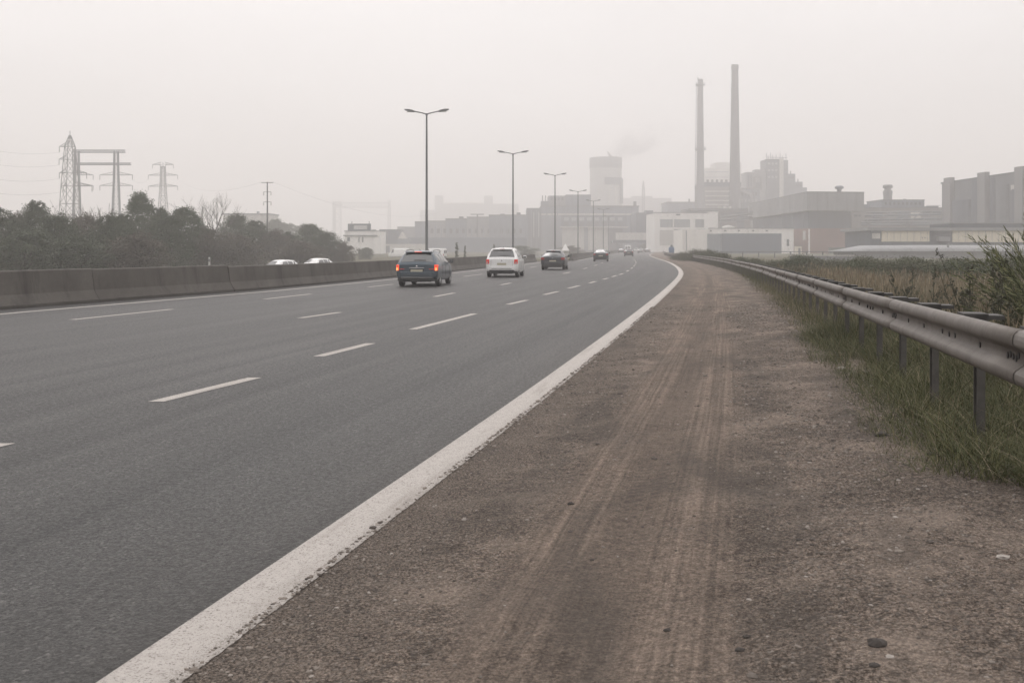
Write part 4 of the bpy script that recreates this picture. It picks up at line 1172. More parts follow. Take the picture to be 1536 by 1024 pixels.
# thin utility pole
d = 190; k = d/F
t = thing('utility_pole', (gx(401, d), d, -1), 'thin utility pole with a flat top bar standing above the tree belt', 'utility pole')
MB().tube([(0, 0, 0), (0, 0, gz(273, d)+1)], [.20, .11], 8).build('pole', M['lampmetal'], t)
MB().box((0, 0, gz(274, d)+1), (18*k, .12, .12)).build('crossbar', M['lampmetal'], t)
for y, hw_ in ((288, 5.5), (303, 5.5)):
    MB().box((0, 0, gz(y, d)+1), (2*hw_*k, .07, .07)).build('bracket', M['lampmetal'], t)
    for s in (-1, 1): MB().tube([(s*hw_*k, 0, gz(y, d)+1.05), (s*hw_*k, 0, gz(y, d)+.35)], [.06, .09], 6).build('insulator', M['lamplens'], t)
# wires
def wire(a, b, sag, lab, r=.02):
    a, b = Vector(a), Vector(b); pts = [a.lerp(b, u)+Vector((0, 0, -sag*4*u*(1-u))) for u in np.linspace(0, 1, 15)]
    o = MB().tube(pts, r, 4, smooth=True).build('power_wire', M['wire'])
    tag(o, lab, 'wire', 'power wires on the left')
for i, (y, px) in enumerate(((220, 89), (239, 88.6), (259.5, 89), (279, 95))):
    wire((gx(px, 280), 280, gz(y, 280)-1.6), (gx(-90, 240), 240, gz(y, 280)-1.2), 2.0, ['top', 'second', 'third', 'lowest'][i]+' wire leaving the tallest lattice pylon towards the left edge')
for y, w_ in ((263, 'upper'), (279.5, 'lower')):
    wire((gx(198.5, 330), 330, gz(y, 330)-1.6), (gx(222.5, 400), 400, gz(y, 400)-1.6), 1.2, w_+' wire between the joined masts and the small three-armed pylon')
wire((gx(393, 190), 190, gz(273, 190)), (gx(266, 400), 400, gz(263, 400)-1.6), 3, 'faint wire from the small pylon to the thin utility pole', .012)
wire((gx(409, 190), 190, gz(273, 190)), (gx(660, 420), 420, gz(318, 420)), 4, 'faint wire sloping from the thin utility pole towards the works', .012)

# ------------------------------------------------------------------ works buildings
Z0 = -.4
W_ = wallmat
def bld(name, px0, px1, d, lab, cat='building', rz=0.0, group=None):
    return thing(name, (gx((px0+px1)/2, d), d, Z0), lab, cat, group, rz)
class Lo:                                # turns picture columns/rows at the building's own distance into its local metres
    def __init__(s, px0, px1, d): s.c = (px0+px1)/2; s.d = d; s.k = d/F
    def x(s, px): return (px-s.c)*s.k
    def z(s, py): return gz(py, s.d)-Z0
def block(L, t, name, px0, px1, ytop, ybot, m, y0=0.0, dep=10.0, bevel=0):
    z0 = 0.0 if ybot is None else L.z(ybot)
    return MB().box2(L.x(px0), L.x(px1), y0, y0+dep, z0, L.z(ytop)).build(name, m, t)
gr1 = W_('grey_cladding', (.15, .172, .205), .2, seams=3.0); gr2 = W_('dark_grey_cladding', (.068, .084, .108), .2, seams=2.5); bl = W_('blue_grey_cladding', (.045, .072, .112), seams=1.6)
pale = W_('pale_wall', (.50, .49, .46)); white = W_('white_wall', (.80, .79, .765), .05); cream = W_('cream_wall', (.64, .585, .47), .06); brick = W_('red_brown_brick', (.19, .095, .078), .2)
conc = W_('grey_concrete', (.215, .22, .23), .2); dk = W_('dark_opening', (.045, .05, .06)); roofm = W_('roof_edge', (.12, .125, .13)); glassg = W_('hall_glazing', (.30, .32, .33), .1, seams=1.2)
brow = W_('brown_grey_wall', (.12, .105, .107), seams=2.0); steel = W_('chimney_steel', (.24, .235, .235), .1); warm = W_('warm_grey_wall', (.20, .195, .19))

# hall left of the cooling tower
d = 560; L = Lo(790, 960, d); t = bld('works_hall', 790, 960, d, 'wide grey works hall below and left of the cooling tower', 'factory hall')
block(L, t, 'wall', 812, 958, 310, None, gr1, 0, 40); block(L, t, 'side_wing', 790, 811.8, 312, None, gr2, 1, 30)
block(L, t, 'roof_edge', 811, 959, 308.6, 310, roofm, -.5, 41)
block(L, t, 'plant_room', 812, 823, 301, 308.6, gr1, 4, 12); block(L, t, 'roof_house', 823.3, 849, 293, 308.6, conc, 4, 20); block(L, t, 'roof_house', 849.3, 887, 291.5, 308.6, gr1, 3, 20)
block(L, t, 'band', 812, 958, 320.5, 322.5, pale, -.25, .2); block(L, t, 'upper_panel', 842, 940, 323, 340.5, gr2, -.15, .1)
block(L, t, 'pale_panel', 843, 876, 341.5, 375, pale, -.3, .25); block(L, t, 'pale_panel', 882, 912, 341.5, 375, pale, -.3, .25)
block(L, t, 'door_opening', 914, 934, 343, 378, dk, -.3, .25); block(L, t, 'canopy', 840, 942, 340, 341.4, pale, -3, 3)
for px in (797, 805, 820, 828, 836, 948): block(L, t, 'pilaster', px-.8, px+.8, 314, None, gr1, -.6, 1.4)
for px in (814, 818.5): MB().tube([(L.x(px), 3, L.z(301)), (L.x(px), 3, L.z(293))], .25, 6).build('vent_pipe', roofm, t)
MB().tube([(L.x(953), 2, L.z(309)), (L.x(953), 2, L.z(302))], .9, 8).build('vent_pipe', roofm, t)
d = 520; L = Lo(958, 984, d); t = bld('dark_annex', 958, 984, d, 'dark blue-grey annex between the works hall and the white shed', 'annex')
block(L, t, 'wall', 955, 986, 319, None, gr2, 0, 25); block(L, t, 'roof_house', 970, 981, 315.5, 319, gr1, 3, 8)

# cooling tower
d = 800; t = thing('cooling_tower', (gx(911, d), d+14, Z0), 'massive pale cooling tower with a dark recess, steaming at its top', 'cooling tower')
k = d/F; ht = gz(235, d)-Z0; r0 = 24*k
prof = [(r0*(1.06-.10*u+.05*u*u*u), ht*u) for u in np.linspace(0, 1, 14)]
MB().lathe(prof+[(r0*.96, ht), (r0*.94, ht-6)], n=48).build('shell', W_('cooling_tower_concrete', (.42, .425, .42), .06), t)
MB().lathe([(r0*1.022, ht-8.5), (r0*1.03, ht-8.2), (r0*1.03, ht-.4), (r0*1.015, ht+.2)], n=48).build('rim_band', W_('rim_concrete', (.27, .28, .29), .08), t)
def arc_panel(a0, a1, z0, z1, rr, th=.6):
    vs = []; n = 14
    for q in np.linspace(a0, a1, n):
        for (r, z) in ((rr, z0), (rr+th, z0), (rr+th, z1), (rr, z1)): vs.append((r*math.cos(q), r*math.sin(q), z))
    fs = [(0, 1, 2, 3), tuple((n-1)*4+j for j in (3, 2, 1, 0))]+[(i*4+j, i*4+4+j, i*4+4+(j+1) % 4, i*4+(j+1) % 4) for i in range(n-1) for j in range(4)]
    return MB().add(vs, fs)
A = -math.pi/2
arc_panel(A-.16, A+1.05, gz(276, d), gz(265, d), r0*1.01, 1.2).build('dark_recess', gr2, t)
arc_panel(A+.95, A+1.25, gz(304, d), gz(266, d), r0*1.03, 1.2).build('pipe_shaft', gr1, t)
for q in (-.55, .1, .5): arc_panel(A+q, A+q+.06, gz(304, d), gz(278, d), r0*1.035, .5).build('rib', pale, t)

# mast and pale far block
d = 900; t = thing('antenna_mast', (gx(965, d), d, Z0), 'faint thin antenna mast right of the cooling tower', 'mast')
mb = MB(); lattice(mb, [(0, 1.4), (gz(285, d), 1.0), (gz(271, d), .35)], .18); mb.build('mast', M['lattice'], t)
d = 1150; L = Lo(935, 1008, d); t = bld('far_block', 935, 1008, d, 'faint pale industrial block behind the thin antenna mast')
block(L, t, 'wall', 936, 1008, 297, None, conc, 3, 40); block(L, t, 'roof_house', 950, 980, 293.5, 297, conc, 8, 20)
d = 640; L = Lo(1001, 1045, d); t = bld('grey_block', 1001, 1045, d, 'low grey block between the white shed and the thinner chimney')
block(L, t, 'wall', 1001, 1048, 304, None, gr1, 0, 25); block(L, t, 'roof_edge', 1000.5, 1048.5, 302.8, 304, roofm, -.3, 26)
MB().tube([(L.x(1035), 3, L.z(303)), (L.x(1035), 3, L.z(298))], .5, 6).build('vent_pipe', roofm, t)

# chimneys
def chimney(px, d, ytop, rb, rt, lab, m, platforms=(), ladder=False):
    t = thing('chimney', (gx(px, d), d, Z0), lab, 'chimney', 'tall chimneys of the works')
    ht = gz(ytop, d)-Z0
    prof = [(rb+(rt-rb)*u**.85, ht*u) for u in np.linspace(0, 1, 24)]+[(rt*.82, ht), (rt*.8, ht-4)]
    MB().lathe(prof, n=36).build('shaft', m, t)
    for py in platforms:
        z = gz(py, d)-Z0; u = z/ht; r = rb+(rt-rb)*u**.85
        p = MB().lathe([(r*.98, z), (r+1.1, z), (r+1.1, z+.35), (r*.98, z+.35)], n=28).build('platform', M['mast'], t)
        rl = MB(); rl.lathe([(r+1.05, z+1.4), (r+1.15, z+1.45), (r+1.05, z+1.5)], n=28)
        for q in range(14): a = q*2*math.pi/14; rl.bar(((r+1.08)*math.cos(a), (r+1.08)*math.sin(a), z+.3), ((r+1.08)*math.cos(a), (r+1.08)*math.sin(a), z+1.5), .09)
        rl.build('railing', M['mast'], p)
    if ladder:
        lb_ = MB()
        for s in (-.3, .3):
            lb_.tube([(-(rb+(rt-rb)*u**.85)-.75, s-.4, ht*u) for u in np.linspace(0.02, .97, 20)], .10, 4)
        for u in np.linspace(.02, .97, 70):
            r = rb+(rt-rb)*u**.85; lb_.box((-r-.6, -.4, ht*u), (.9, .8, .18))
        lb_.build('ladder', M['mast'], t)
    else:
        MB().lathe([(rt*1.0, ht-3), (rt+.18, ht-2.8), (rt+.18, ht-.2), (rt*.98, ht)], n=36).build('rim_band', roofm, t)
    return t
t = chimney(1050.5, 560, 119, 2.75, 1.5, 'thinner left chimney with two ring platforms and a ladder', W_('pale_chimney_concrete', (.20, .205, .215), .08), (128.5, 225), True)
MB().prism([(-1.6, -.3), (-1.2, -.3), (-1.2, .3), (-1.6, .3)], gz(120, 560)-Z0, gz(116, 560)-Z0).build('lightning_rod', M['mast'], t)
chimney(1102.3, 560, 97.5, 3.75, 1.85, 'tallest plain dark chimney, right of the ladder chimney', W_('dark_chimney_concrete', (.10, .105, .115), .1))

# boiler house round the chimney feet
d = 580; L = Lo(1040, 1140, d); t = bld('boiler_house', 1040, 1140, d, 'grey boiler house around the feet of the two tall chimneys')
block(L, t, 'wall', 1057, 1111, 280, None, warm, 0, 30); block(L, t, 'roof_band', 1056.5, 1111.5, 273.5, 280, gr2, -.4, 31); block(L, t, 'right_wing', 1111.2, 1141, 283, None, gr1, 2, 26)
block(L, t, 'roof_edge', 1111.2, 1141.3, 281.8, 283, roofm, 1.6, 27)
for y in (287, 294, 301, 307): block(L, t, 'band', 1058, 1098, y-.9, y+.9, pale, -.3, .25)
for px in (1062, 1069, 1076, 1083, 1090): MB().box((L.x(px), 1, L.z(273)+.6), (1.2, 1.2, 1.6)).build('roof_vent', roofm, t)
d = 480; L = Lo(1040, 1128, d); t = bld('brown_hall', 1040, 1128, d, 'brown-grey hall with dark roof line behind the white shed')
block(L, t, 'wall', 1076, 1126, 316, None, brow, 0, 25); block(L, t, 'left_wing', 1036, 1075.8, 318, None, gr1, 1, 20); block(L, t, 'roof', 1035, 1127, 312.5, 316, roofm, -.8, 27)
block(L, t, 'door', 1106, 1116, 318, 343, gr2, -.2, .15)
for px in (1080, 1088, 1096): block(L, t, 'roof_vent', px, px+3, 309, 312.5, pale, 2, 3)

# pale stepped tower between the chimneys
d = 860; L = Lo(1058, 1113, d); t = bld('stepped_tower', 1058, 1113, d, 'faint pale stepped block seen between the two chimneys')
block(L, t, 'wall', 1074, 1112, 243.5, None, pale, 0, 25); block(L, t, 'lower_step', 1057, 1073.8, 252, None, pale, 1, 22)
for y in (258, 266): block(L, t, 'band', 1058, 1093, y-.6, y+.6, gr1, -.3, 1.0)

# process tower with steps
d = 620; L = Lo(1120, 1212, d); t = bld('process_tower', 1120, 1212, d, 'tall process tower with stepped blocks right of the tallest chimney')
block(L, t, 'tower', 1150, 1169, 238.5, None, gr2, 0, 16); block(L, t, 'pale_stair_shaft', 1169.1, 1175, 238, None, pale, -.6, 14); block(L, t, 'side_bay', 1175.1, 1182.5, 240, None, gr1, .4, 14)
block(L, t, 'left_block', 1120, 1149.8, 258, None, conc, 1, 14); block(L, t, 'left_roof_house', 1134, 1149.8, 254, 258, conc, 2, 8)
fr = MB()
for px in (1131.5, 1141.5): fr.box2(L.x(px)-.35, L.x(px)+.35, -.4, .9, L.z(284), L.z(265))
fr.box2(L.x(1131.5), L.x(1141.5), -.4, .9, L.z(266.5), L.z(265)); fr.build('dark_frame', roofm, t)
block(L, t, 'hopper', 1133, 1140, 274, 282, gr2, -.3, .9)
for a, b, y in ((1182.7, 1194, 260.5), (1194.2, 1205, 272.5), (1205.2, 1211.5, 281)): block(L, t, 'step', a, b, y, None, gr1, 1.5, 12)
for px in (1177, 1179.5): 
    for y in (246, 253, 260, 267, 274): block(L, t, 'window', px, px+1.3, y, y+3, dk, .2, .15)
an = MB()
for px, y in ((1151.5, 229), (1154, 233), (1158, 228.5), (1161, 232), (1166, 231), (1172, 229), (1176, 233), (1181, 230)): an.tube([(L.x(px), 3, L.z(239)), (L.x(px), 3, L.z(y))], .22, 5)
an.bar((L.x(1151), 2, L.z(235.5)), (L.x(1182), 2, L.z(236.5)), .2); an.build('antennas', M['mast'], t)
for px, y in ((1188, 256), (1199, 268)): MB().tube([(L.x(px), 3, L.z(261 if px < 1190 else 273)), (L.x(px), 3, L.z(y))], .3, 5).build('vent_pipe', roofm, t)

# white shed
d = 400; L = Lo(982, 1077, d); t = bld('white_shed', 982, 1077, d, 'white shed with a pale window band and a dark door at the road end', 'shed')
block(L, t, 'wall', 982, 1077, 319.5, None, white, 0, 25); block(L, t, 'parapet', 1062, 1077.3, 317.5, 319.5, white, -.1, 25)
block(L, t, 'roof_edge', 981.6, 1061.8, 318.4, 319.5, conc, -.2, 25.4)
for a, b in ((990, 1009), (1011, 1035), (1043, 1056)): block(L, t, 'window_band', a, b, 329, 341, glassg, -.12, .1)
block(L, t, 'door_opening', 1011, 1023, 344, 367, dk, -.12, .1); block(L, t, 'lower_panel', 989.5, 1009.5, 345, 368, pale, -.1, .08)
block(L, t, 'roof_vent', 1014, 1020, 321, 323, dk, -.3, .3)
# white and blue shed
d = 340; L = Lo(1024, 1190.5, d); t = bld('blue_door_shed', 1024, 1190.5, d, 'long white shed with wide blue-grey doors behind the guard rail', 'shed')
block(L, t, 'wall', 1062.3, 1190.5, 343, None, white, 0, 20); block(L, t, 'left_wall', 1024, 1062, 344, None, W_('off_white_wall', (.74, .72, .68), .05), .2, 18)
block(L, t, 'blue_door', 1082.5, 1172, 350.2, None, bl, -.15, .12); block(L, t, 'blue_door', 1061, 1082.2, 350.8, None, W_('lighter_blue_cladding', (.13, .16, .19), seams=1.2), -.17, .14)
for px in (1066, 1087.5, 1108, 1129.5, 1150): block(L, t, 'wall_lamp', px-1.4, px+1.4, 345.3, 346.9, roofm, -.5, .5)
block(L, t, 'roof_edge', 1062, 1191, 342, 343, conc, -.25, 20.4)
block(L, t, 'side_door', 1180, 1183.5, 359, 369, dk, -.1, .08); block(L, t, 'pipe', 1029, 1030.2, 346, 376, conc, -.2, .3)

# brick hall with overhanging upper storey
d = 340; t = thing('overhang_hall', (gx(1211, d), d, Z0), 'large hall with jutting grey upper storey over dark wall and brick base', 'factory hall')
def lp(px, dd): return (gx(px, dd)-gx(1211, d), dd-d)
zz = lambda y: gz(y, d)-Z0
up = [lp(1124, 432), lp(1211, 340), lp(1296, 343), lp(1296, 343)[:1]+(60,), (lp(1124, 432)[0]+6, 120)]
MB().prism(up, zz(316), zz(288.5)).build('upper_storey', W_('overhang_cladding', (.22, .225, .23), .2, seams=4.0), t)
MB().prism([(p[0]*1.003, p[1]-.25) for p in up[:3]]+[(p[0]*1.003, p[1]+.3) for p in up[3:]], zz(288.5), zz(287.3)).build('roof_edge', roofm, t)
lowp = [lp(1129, 432), lp(1213.5, 344), lp(1276, 346), (lp(1276, 346)[0], 60), (lp(1129, 432)[0]+6, 115)]
MB().prism(lowp, zz(342), zz(316)-.003).build('dark_wall', W_('dark_blue_cladding', (.075, .092, .122), .15, seams=3.2), t)
bp_ = [lp(1189, 361), lp(1214, 343.6), lp(1297, 345.5), (lp(1297, 346)[0], 58), (lp(1189, 361)[0], 70)]
MB().prism(bp_, 0, zz(342)-.003).build('brick_base', brick, t)
LX = lambda px: gx(px, 343)-gx(1211, d)
MB().lathe([(.6, zz(288)), (.62*1.3, zz(282)), (1.5, zz(280.5)), (1.5, zz(278)), (.9, zz(276.6)), (.01, zz(276.4))], (LX(1266), 8, 0), 16).build('roof_vent', gr1, t)
MB().lathe([(.01, zz(286)), (1.2, zz(286.2)), (1.6, zz(288))], (LX(1220), 8, 0), 14).build('roof_dome', gr1, t)
MB().box2(LX(1211.8), LX(1213.4), 1.9, 2.5, 0, zz(343)).build('white_pipe', white, t)
MB().box2(LX(1222), LX(1223.2), 4.0, 4.5, zz(356), zz(348)).build('white_pipe', white, t)
MB().box2(LX(1205), LX(1208.5), 3, 3.6, zz(360), zz(346)).build('pale_board', pale, t)
for px, y in ((1236, 349.5), (1257, 349), (1281, 349.6)): MB().box2(LX(px), LX(px+2), 4.6, 5.0, zz(y+1), zz(y)).build('wall_lamp', white, t)
for i in range(6):
    a, b = Vector((*lowp[0], 0)), Vector((*lowp[1], 0)); p = a.lerp(b, (i+.5)/6); MB().box((p.x, p.y-.1, (zz(342)+zz(317))/2), (.35, .5, zz(317)-zz(342))).build('pilaster', gr1, t)
t = thing('skip_container', (gx(1261, 325), 325, Z0), 'dark green skip container standing in front of the brick wall', 'skip')
kk = 325/F
gm = W_('dark_green_paint', (.045, .07, .062))
MB().prism([(-15*kk, 0), (15*kk, 0), (15*kk, 2.4), (-15*kk, 2.4)], .25, 2.0).build('bin', gm, t); MB().box((0, 1.2, 2.08), (31*kk, 2.6, .14)).build('rim', gm, t)
for s in (-1, 1): MB().box((s*4, 1.2, .125), (.4, 2.2, .25)).build('skid', roofm, t)
for px, lab in ((1197, 'cream site hut against the brick wall beside the white shed'),):
    t = thing('site_hut', (gx(px, 330), 330, Z0), lab, 'hut')
    MB().box((0, 0, 1.3), (1.9, 1.9, 2.6)).build('wall', cream, t); MB().box((0, 0, 2.67), (2.2, 2.2, .14)).build('roof', roofm, t); MB().box((.2, -.97, 1.0), (.7, .05, 1.9)).build('door', dk, t)

# middle works with mushroom vent tower
d = 370; L = Lo(1280, 1412, d); t = bld('vent_house', 1280, 1412, d, 'grey works block with tall mushroom-headed vent left of the silos')
block(L, t, 'wall', 1278, 1414, 312.3, None, warm, 0, 20); block(L, t, 'upper_block', 1326, 1390, 300, 312, gr1, 2, 16); block(L, t, 'roof_edge', 1325.5, 1390.5, 299, 300, roofm, 1.8, 16.4)
block(L, t, 'roof_edge', 1290, 1414.5, 311.3, 312.3, roofm, -.2, 2.0)
MB().lathe([(1.55, L.z(300)), (1.6, L.z(292)), (1.75, L.z(286)), (1.2, L.z(283)), (1.2, L.z(281.5)), (1.75, L.z(280.5)), (1.75, L.z(277)), (1.5, L.z(275.8)), (.01, L.z(275.7))], (L.x(1340.7), 6, 0), 20).build('vent_tower', conc, t)
MB().lathe([(.9, L.z(300)), (.9, L.z(298.6)), (.5, L.z(297.5)), (.01, L.z(297.4))], (L.x(1365), 5, 0), 14).build('roof_vent', gr1, t)
for a, b, y0_, y1_, m_ in ((1309, 1323, 319, 333, gr2), (1330, 1341, 319, 329, conc), (1345, 1362, 317, 335, gr1), (1366, 1381, 318, 330, pale), (1384, 1396, 316, 322, gr2), (1384, 1410, 324, 333, conc), (1399, 1412, 317, 320, gr2)):
    block(L, t, 'bay', a, b, y0_, y1_, m_, -.25, .22)
for a, b in ((1281, 1286), (1288, 1291)): block(L, t, 'window', a, b, 322, 325, dk, -.1, .08)
block(L, t, 'side_block', 1296, 1310, 306, 311.2, gr1, 4, 8); block(L, t, 'roof_unit', 1398, 1413, 308.5, 311.2, gr2, 3, 6)
pp = MB()
for y in (334, 337): pp.tube([(L.x(1290), -1.0, L.z(y)), (L.x(1412), -1.0, L.z(y))], .35, 8)
pp.build('pipes', gr1, t)
rl = MB()
for px in range(1391, 1413, 3): rl.bar((L.x(px), 1, L.z(311)), (L.x(px), 1, L.z(307.5)), .06)
rl.bar((L.x(1391), 1, L.z(308)), (L.x(1412), 1, L.z(308)), .06); rl.build('railing', M['mast'], t)

# silos at the right
t = thing('silo_building', (gx(1413, 335), 335, Z0), 'tall blue-grey silo building with pilasters at the right picture edge', 'silo')
hts = gz(276, 335)-Z0; p0 = Vector((gx(1413, 335), 335, 0)); dirv = (Vector((gx(1545, 280), 280, 0))-p0).normalized(); nrm_ = Vector((-dirv.y, dirv.x, 0))
if nrm_.x < 0: nrm_ = -nrm_
tot = (Vector((gx(1545, 280), 280, 0))-p0).length+16
def sp(u, v): q = dirv*u+nrm_*v; return (q.x, q.y)
silo_m = W_('silo_concrete', (.125, .135, .152), .15); silo_d = W_('silo_dark_bay', (.085, .098, .125), .15); silo_l = W_('silo_pilaster', (.19, .19, .195), .1)
MB().prism([sp(0, 0), sp(tot, 0), sp(tot, 25), sp(0, 25)], 0, hts).build('wall', silo_m, t)
MB().prism([sp(-.3, -.3), sp(tot+.3, -.3), sp(tot+.3, 25.3), sp(-.3, 25.3)], hts, hts+.5).build('roof_edge', gr2, t)
def upx(px):                                 # distance along the wall whose foot shows in a picture column
    us = np.linspace(0, tot, 2000); xs = 768+(p0.x+dirv.x*us)*F/(p0.y+dirv.y*us); return float(np.interp(px, xs, us))
for a, b in ((1422, 1432), (1473, 1484.5), (1529, 1541)):
    ua, ub = upx(a), upx(b); MB().prism([sp(ua, -1.5), sp(ub, -1.5), sp(ub, -.02), sp(ua, -.02)], 0, hts+1.6).build('pilaster', silo_l, t)
for a, b, zt_, m_ in ((1433, 1457, .75, silo_d), (1459, 1472, 1, silo_d), (1486, 1493, 1.0, silo_d), (1497, 1514, .9, silo_m), (1519, 1528.5, .82, silo_d)):
    ua, ub = upx(a), upx(b); rr = (ub-ua)/2; cu = (ua+ub)/2
    pts = [sp(cu-rr*math.cos(q), -.05-.45*rr*math.sin(q)) for q in np.linspace(0, math.pi, 12)]
    MB().prism(pts, 0, (hts-.4)*zt_).build('silo_bay', m_, t)
ua, ub = upx(1519), upx(1530); MB().prism([sp(ua, -.6), sp(ub, -.6), sp(ub, -.02), sp(ua, -.02)], hts*.80, hts*.86).build('white_box', pale, t)

# long warehouse with pale panels in front of silos and vent house
d = 235; L = Lo(1300, 1560, d); t = bld('long_warehouse', 1300, 1560, d, 'long low warehouse with cream wall panels below the silos', 'warehouse')
block(L, t, 'wall', 1306, 1580, 346, None, gr2, 0, 18); block(L, t, 'roof', 1300, 1582, 341.5, 346, W_('grey_roof', (.22, .225, .23)), -.9, 20); block(L, t, 'roof_step', 1432, 1582, 335, 341.5, gr2, 2, 12); block(L, t, 'roof_rim', 1428, 1583, 333.6, 335, conc, 1.4, 13)
block(L, t, 'cream_panel', 1322, 1393.5, 346.6, 362.5, cream, -.3, .25); block(L, t, 'cream_panel', 1428, 1582, 346, 363.3, cream, -.3, .25)
block(L, t, 'plinth', 1322, 1582, 364, 370, gr2, -.45, .4); block(L, t, 'dark_bay', 1396, 1425, 348, 364, dk, -.2, .15); block(L, t, 'parked_load', 1404, 1421, 355, 362, conc, -1.6, 1.2)
block(L, t, 'white_gate', 1308, 1320, 350, 358, pale, -.2, .15)
for px in (1382, 1386): block(L, t, 'wall_hatch', px, px+1.2, 356, 357.5, dk, -.4, .1)
up_ = MB()
for px in range(1430, 1580, 8): up_.bar((L.x(px), 1.6, L.z(333.6)), (L.x(px), 1.6, L.z(330.4)), .05)
up_.bar((L.x(1430), 1.6, L.z(330.6)), (L.x(1580), 1.6, L.z(330.6)), .05); up_.build('roof_railing', M['mast'], t)

# low curved-roof shed in the field, and the wall in front of it
d = 190; L = Lo(1275, 1520, d); t = bld('low_curved_shed', 1275, 1520, d, 'very long low shed with curved grey metal roof beyond the scrub', 'shed')
vs = []; fs = []; n = 16; 
xs = [L.x(1272), L.x(1292), L.x(1310), L.x(1400), L.x(1560)]; hs = [.12, .55, .95, 1.0, 1.0]
hh_ = L.z(367.5)-L.z(377)
for i, (x, h_) in enumerate(zip(xs, hs)):
    for q in np.linspace(0, math.pi, n): vs.append((x, 6-6*math.cos(q), L.z(377)+hh_*h_*math.sin(q)**.7))
for i in range(4):
    for j in range(n-1): fs.append((i*n+j, i*n+j+1, (i+1)*n+j+1, (i+1)*n+j))
fs += [tuple(range(n)), tuple(4*n+j for j in range(n))]
MB().add(vs, fs, True).build('roof', W_('dull_metal_roof', (.26, .265, .27), .08, seams=4), t)
MB().box2(L.x(1280), L.x(1560), .25, 11.7, 0, L.z(377)-.01).build('wall', W_('shed_wall', (.20, .205, .21)), t)
MB().box2(L.x(1080), L.x(1560), -.2, .2, L.z(378), L.z(377)).build('gutter_rail', roofm, t)
for px in range(1090, 1280, 24): MB().box2(L.x(px)-.08, L.x(px)+.08, -.15, .15, 0, L.z(378)).build('support', roofm, t)
MB().tube([(L.x(1425.5), 1, L.z(377)), (L.x(1425.5), 1, L.z(364))], .22, 6).build('vent_pipe', conc, t)
d = 150; L = Lo(1190, 1290, d); t = thing('low_wall', (gx(1240, d), d, -.35), 'pale low concrete wall in the field beyond the scrub bushes', 'wall')
MB().box2(L.x(1186), L.x(1283), 0, .4, 0, .75).build('wall', conc, t); MB().box2(L.x(1186), L.x(1283), -.05, .45, .75, .87).build('coping', pale, t)

# bridge across the road end
d = 470; L = Lo(920, 990, d); t = bld('overpass', 905, 1000, d, 'pale road bridge crossing the far end of the motorway', 'bridge')
block(L, t, 'deck', 922, 1012, 360, 364.5, gr2, 0, 9); block(L, t, 'parapet', 926, 1010, 349, 360, W_('bridge_parapet', (.52, .505, .48), .05), -.2, .4); 
for px in (931, 986): block(L, t, 'pier', px-1.5, px+1.5, 364.5, None, gr1, 2, 4)
block(L, t, 'abutment', 985, 1012, 364.5, None, gr2, .5, 8)
# blue roadside cabinet beyond the rail
d = 205; t = thing('blue_cabinet', (gx(1007.3, d), d, -.3), 'small upright blue cabinet with a dome top beside the far guard rail', 'cabinet')
bm_ = W_('blue_cabinet_paint', (.10, .16, .27), .05)
MB().lathe([(.28, 0), (.34, .3), (.52, 1.0), (.58, 1.5), (.56, 1.95), (.40, 2.1)], n=14).build('body', bm_, t); MB().lathe([(.40, 2.1), (.25, 2.14), (.27, 2.3), (.2, 2.5), (.01, 2.56)], n=14).build('dome', roofm, t)

def wins(L, t, px0, px1, n, y0, y1, m, yd_=-.12, frac=.6):
    st = (px1-px0)/n
    for i in range(n): block(L, t, 'window', px0+st*i, px0+st*(i+frac), y0, y1, m, yd_, .1)
def pipe_bridge(pts, lab, m, r=.55):
    t = thing('pipe_bridge', (pts[0][0], pts[0][1], Z0), lab, 'pipe bridge')
    b0 = Vector((pts[0][0], pts[0][1], Z0)); P = [Vector(p)-b0 for p in pts]
    for dz in (0, 1.5): MB().tube([p+Vector((0, 0, dz)) for p in P], r, 8).build('pipe', m, t)
    tr = MB()
    for a, b in zip(P[:-1], P[1:]):
        n = max(2, int((b-a).length/3.5))
        for i in range(n):
            p, q = a.lerp(b, i/n), a.lerp(b, (i+1)/n); tr.bar(p+Vector((0, -.8, -.8)), q+Vector((0, -.8, 2.6)), .14); tr.bar(p+Vector((0, -.8, -.8)), q+Vector((0, -.8, -.8)), .18); tr.bar(p+Vector((0, -.8, 2.6)), q+Vector((0, -.8, 2.6)), .18)
    tr.build('truss', M['mast'], t)
    for a in P[:-1]:
        for u in (0.05, .55):
            p = a.lerp(P[1], u); MB().box((p.x, p.y, (p.z-.8)/2), (.7, .7, p.z-.8)).build('leg', M['mast'], t)
    return t
T_ = {o.name: o for o in bpy.data.objects if o.type == 'EMPTY'}
L = Lo(790, 960, 560); wins(L, T_['works_hall'], 846, 938, 8, 326, 331, glassg, -.28); wins(L, T_['works_hall'], 846, 938, 8, 333.5, 338.5, dk, -.28); wins(L, T_['works_hall'], 826, 848, 4, 296, 300, dk, 3.9)
for px in (800.5, 808, 950): block(L, T_['works_hall'], 'stair_window', px-1, px+1, 318, 356, glassg, .7 if px < 812 else -.2, .15)
L = Lo(1040, 1140, 580); wins(L, T_['boiler_house'], 1113, 1139, 5, 288, 293, dk, 1.85); wins(L, T_['boiler_house'], 1113, 1139, 5, 298, 303, glassg, 1.85)
pg = MB(); pg.tube([(L.x(1126), -1.5, L.z(345)), (L.x(1126), -1.5, L.z(291)), (L.x(1104), -1.5, L.z(284))], 1.0, 10); pg.build('flue_duct', conc, T_['boiler_house'])
